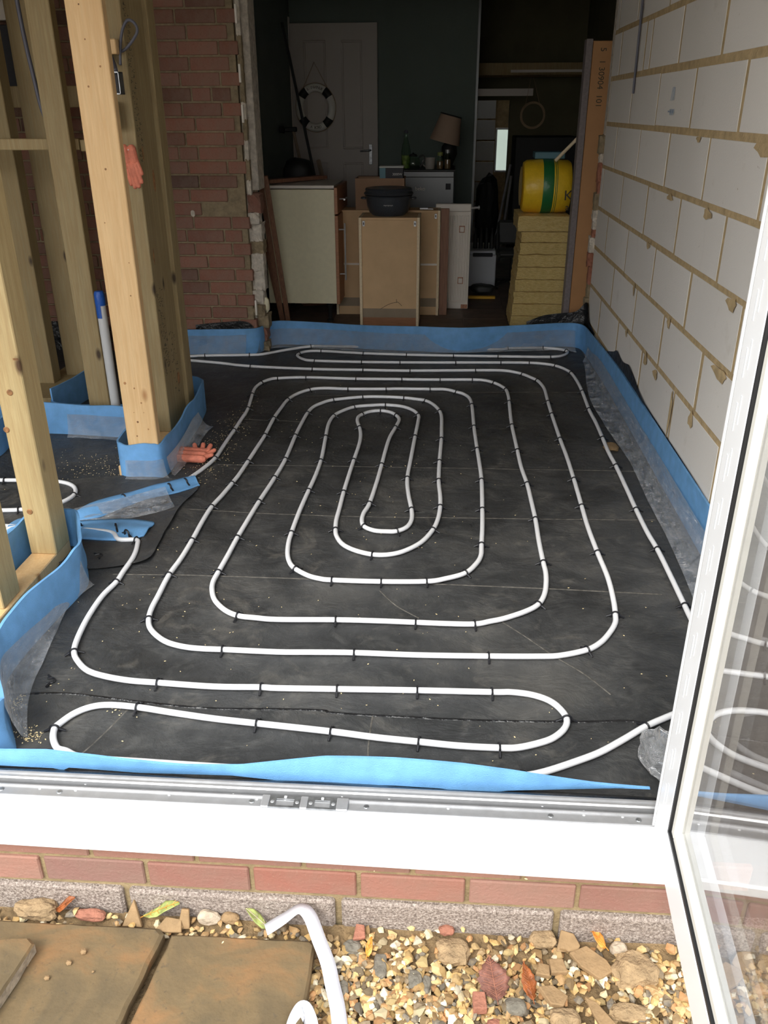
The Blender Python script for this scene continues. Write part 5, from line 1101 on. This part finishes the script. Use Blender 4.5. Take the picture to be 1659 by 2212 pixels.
MB().lathe([(0, -.162), (.09, -.165), (.12, -.162), (0, -.158)], (1.012, 4.66, 1.03), 24, 'x').build('wool_end', M['wool'], rl)
tag(MB().box(.93, 1.12, 4.64, 4.80, 1.195, 1.235, .004).build('dark_carton', M['teal']), 'flat dark teal carton behind the yellow roll', 'box')
pole('white_tube', (1.045, 4.50, 1.192), (1.262, 4.40, 1.432), .0105, 'mdf_pale', 'thin pale tube leaning from the yellow roll to the brown board', 'tube')
# tall board in orange-brown wrapping
bd = thing('wrapped_boards', 'tall orange-brown wrapped pack of boards standing at the right of the opening', 'board', (1.28, 4.4, KZ))
MB().box(1.19, 1.44, 4.36, 4.42, KZ, 1.835, .003).build('wrapped_face', M['wrap'], bd)
MB().box(1.152, 1.189, 4.35, 4.44, KZ, 1.845, .002).build('grey_edge', M['edge_grey'], bd)
text('lettering', '5   1 30904  101', .047, M['stamp'], bd, (1.252, 4.3592, 1.645), (PI/2, PI/2, 0))
# wreath of twisted wire
wt = thing('wire_wreath', 'round wire wreath hanging on a cord in the dark passage', 'wreath', (1.11, 7.0, 1.33))
for k in range(3): MB().tube([(1.11+(.095+.006*k)*math.cos(a), 7.0+.008*math.sin(a*5+k), 1.43+(.095+.006*k)*math.sin(a)) for a in [2*PI*i/40 for i in range(41)]], .004, 5).build('wire_ring', M['rope'], wt)
MB().tube([(1.04, 7.0, 1.50), (1.083, 7.0, 1.77), (1.17, 7.0, 1.50)], .0025, 5).build('cord', M['rope'], wt)
o = MB().box(.9, 1.72, 7.0, 7.02, 1.765, 1.785).build('trim_10', M['door']); o['kind'] = 'structure'
# washing machine and clutter beyond
wm = thing('washing_machine', 'white top of an appliance standing in the dark passage', 'appliance', (.70, 6.1, KZ))
MB().box(.565, .79, 5.86, 6.35, KZ+.02, .415, .008).build('machine_body', M['white_app'], wm)
MB().box(.575, .785, 5.87, 6.34, .415, .445, .006).build('lid', M['white_app'], wm)
MB().box(.60, .76, 5.855, 5.862, .40, .43, .004).build('grip_recess', M['navy'], wm)
for x in (.60, .75): MB().box(x, x+.03, 5.9, 5.93, KZ, KZ+.02).build('foot', M['black'], wm)
tag(MB().box(.565, .775, 5.46, 5.50, KZ, KZ+.02, .003).build('spirit_level', M['yellow_tool']), 'yellow spirit level lying on the kitchen floor', 'tool')
tag(lump(.68, 5.68, KZ+.04, .10, .08, .04, 3, .3, 77).build('dark_bag', M['dark_plastic'], smooth=True), 'dark crumpled bag in front of the white appliance', 'bag')
ch = thing('office_chair', 'dark swivel chair half hidden behind the wool stack', 'chair', (.93, 5.95, KZ))
MB().box(.80, 1.06, 5.80, 6.05, .40, .45, .02).build('seat', M['dark_plastic'], ch)
MB().box(.80, 1.06, 6.05, 6.09, .47, .66, .018).build('backrest', M['dark_plastic'], ch)
MB().tube([(.93, 5.95, .40), (.93, 5.95, .20)], .02, 10).build('column', M['black'], ch)
for a in range(5):
    q = a*2*PI/5; lg = MB().tube([(.93, 5.95, .21), (.93+.15*math.cos(q), 5.95+.15*math.sin(q), .185)], .012, 8).build('leg', M['black'], ch)
    MB().lathe([(0, -.01), (.02, -.01), (.02, .01), (0, .01)], (.93+.15*math.cos(q), 5.95+.15*math.sin(q), KZ+.0205), 12, 'x').build('castor', M['black'], lg)
# tall dark cupboard and piled things against the light
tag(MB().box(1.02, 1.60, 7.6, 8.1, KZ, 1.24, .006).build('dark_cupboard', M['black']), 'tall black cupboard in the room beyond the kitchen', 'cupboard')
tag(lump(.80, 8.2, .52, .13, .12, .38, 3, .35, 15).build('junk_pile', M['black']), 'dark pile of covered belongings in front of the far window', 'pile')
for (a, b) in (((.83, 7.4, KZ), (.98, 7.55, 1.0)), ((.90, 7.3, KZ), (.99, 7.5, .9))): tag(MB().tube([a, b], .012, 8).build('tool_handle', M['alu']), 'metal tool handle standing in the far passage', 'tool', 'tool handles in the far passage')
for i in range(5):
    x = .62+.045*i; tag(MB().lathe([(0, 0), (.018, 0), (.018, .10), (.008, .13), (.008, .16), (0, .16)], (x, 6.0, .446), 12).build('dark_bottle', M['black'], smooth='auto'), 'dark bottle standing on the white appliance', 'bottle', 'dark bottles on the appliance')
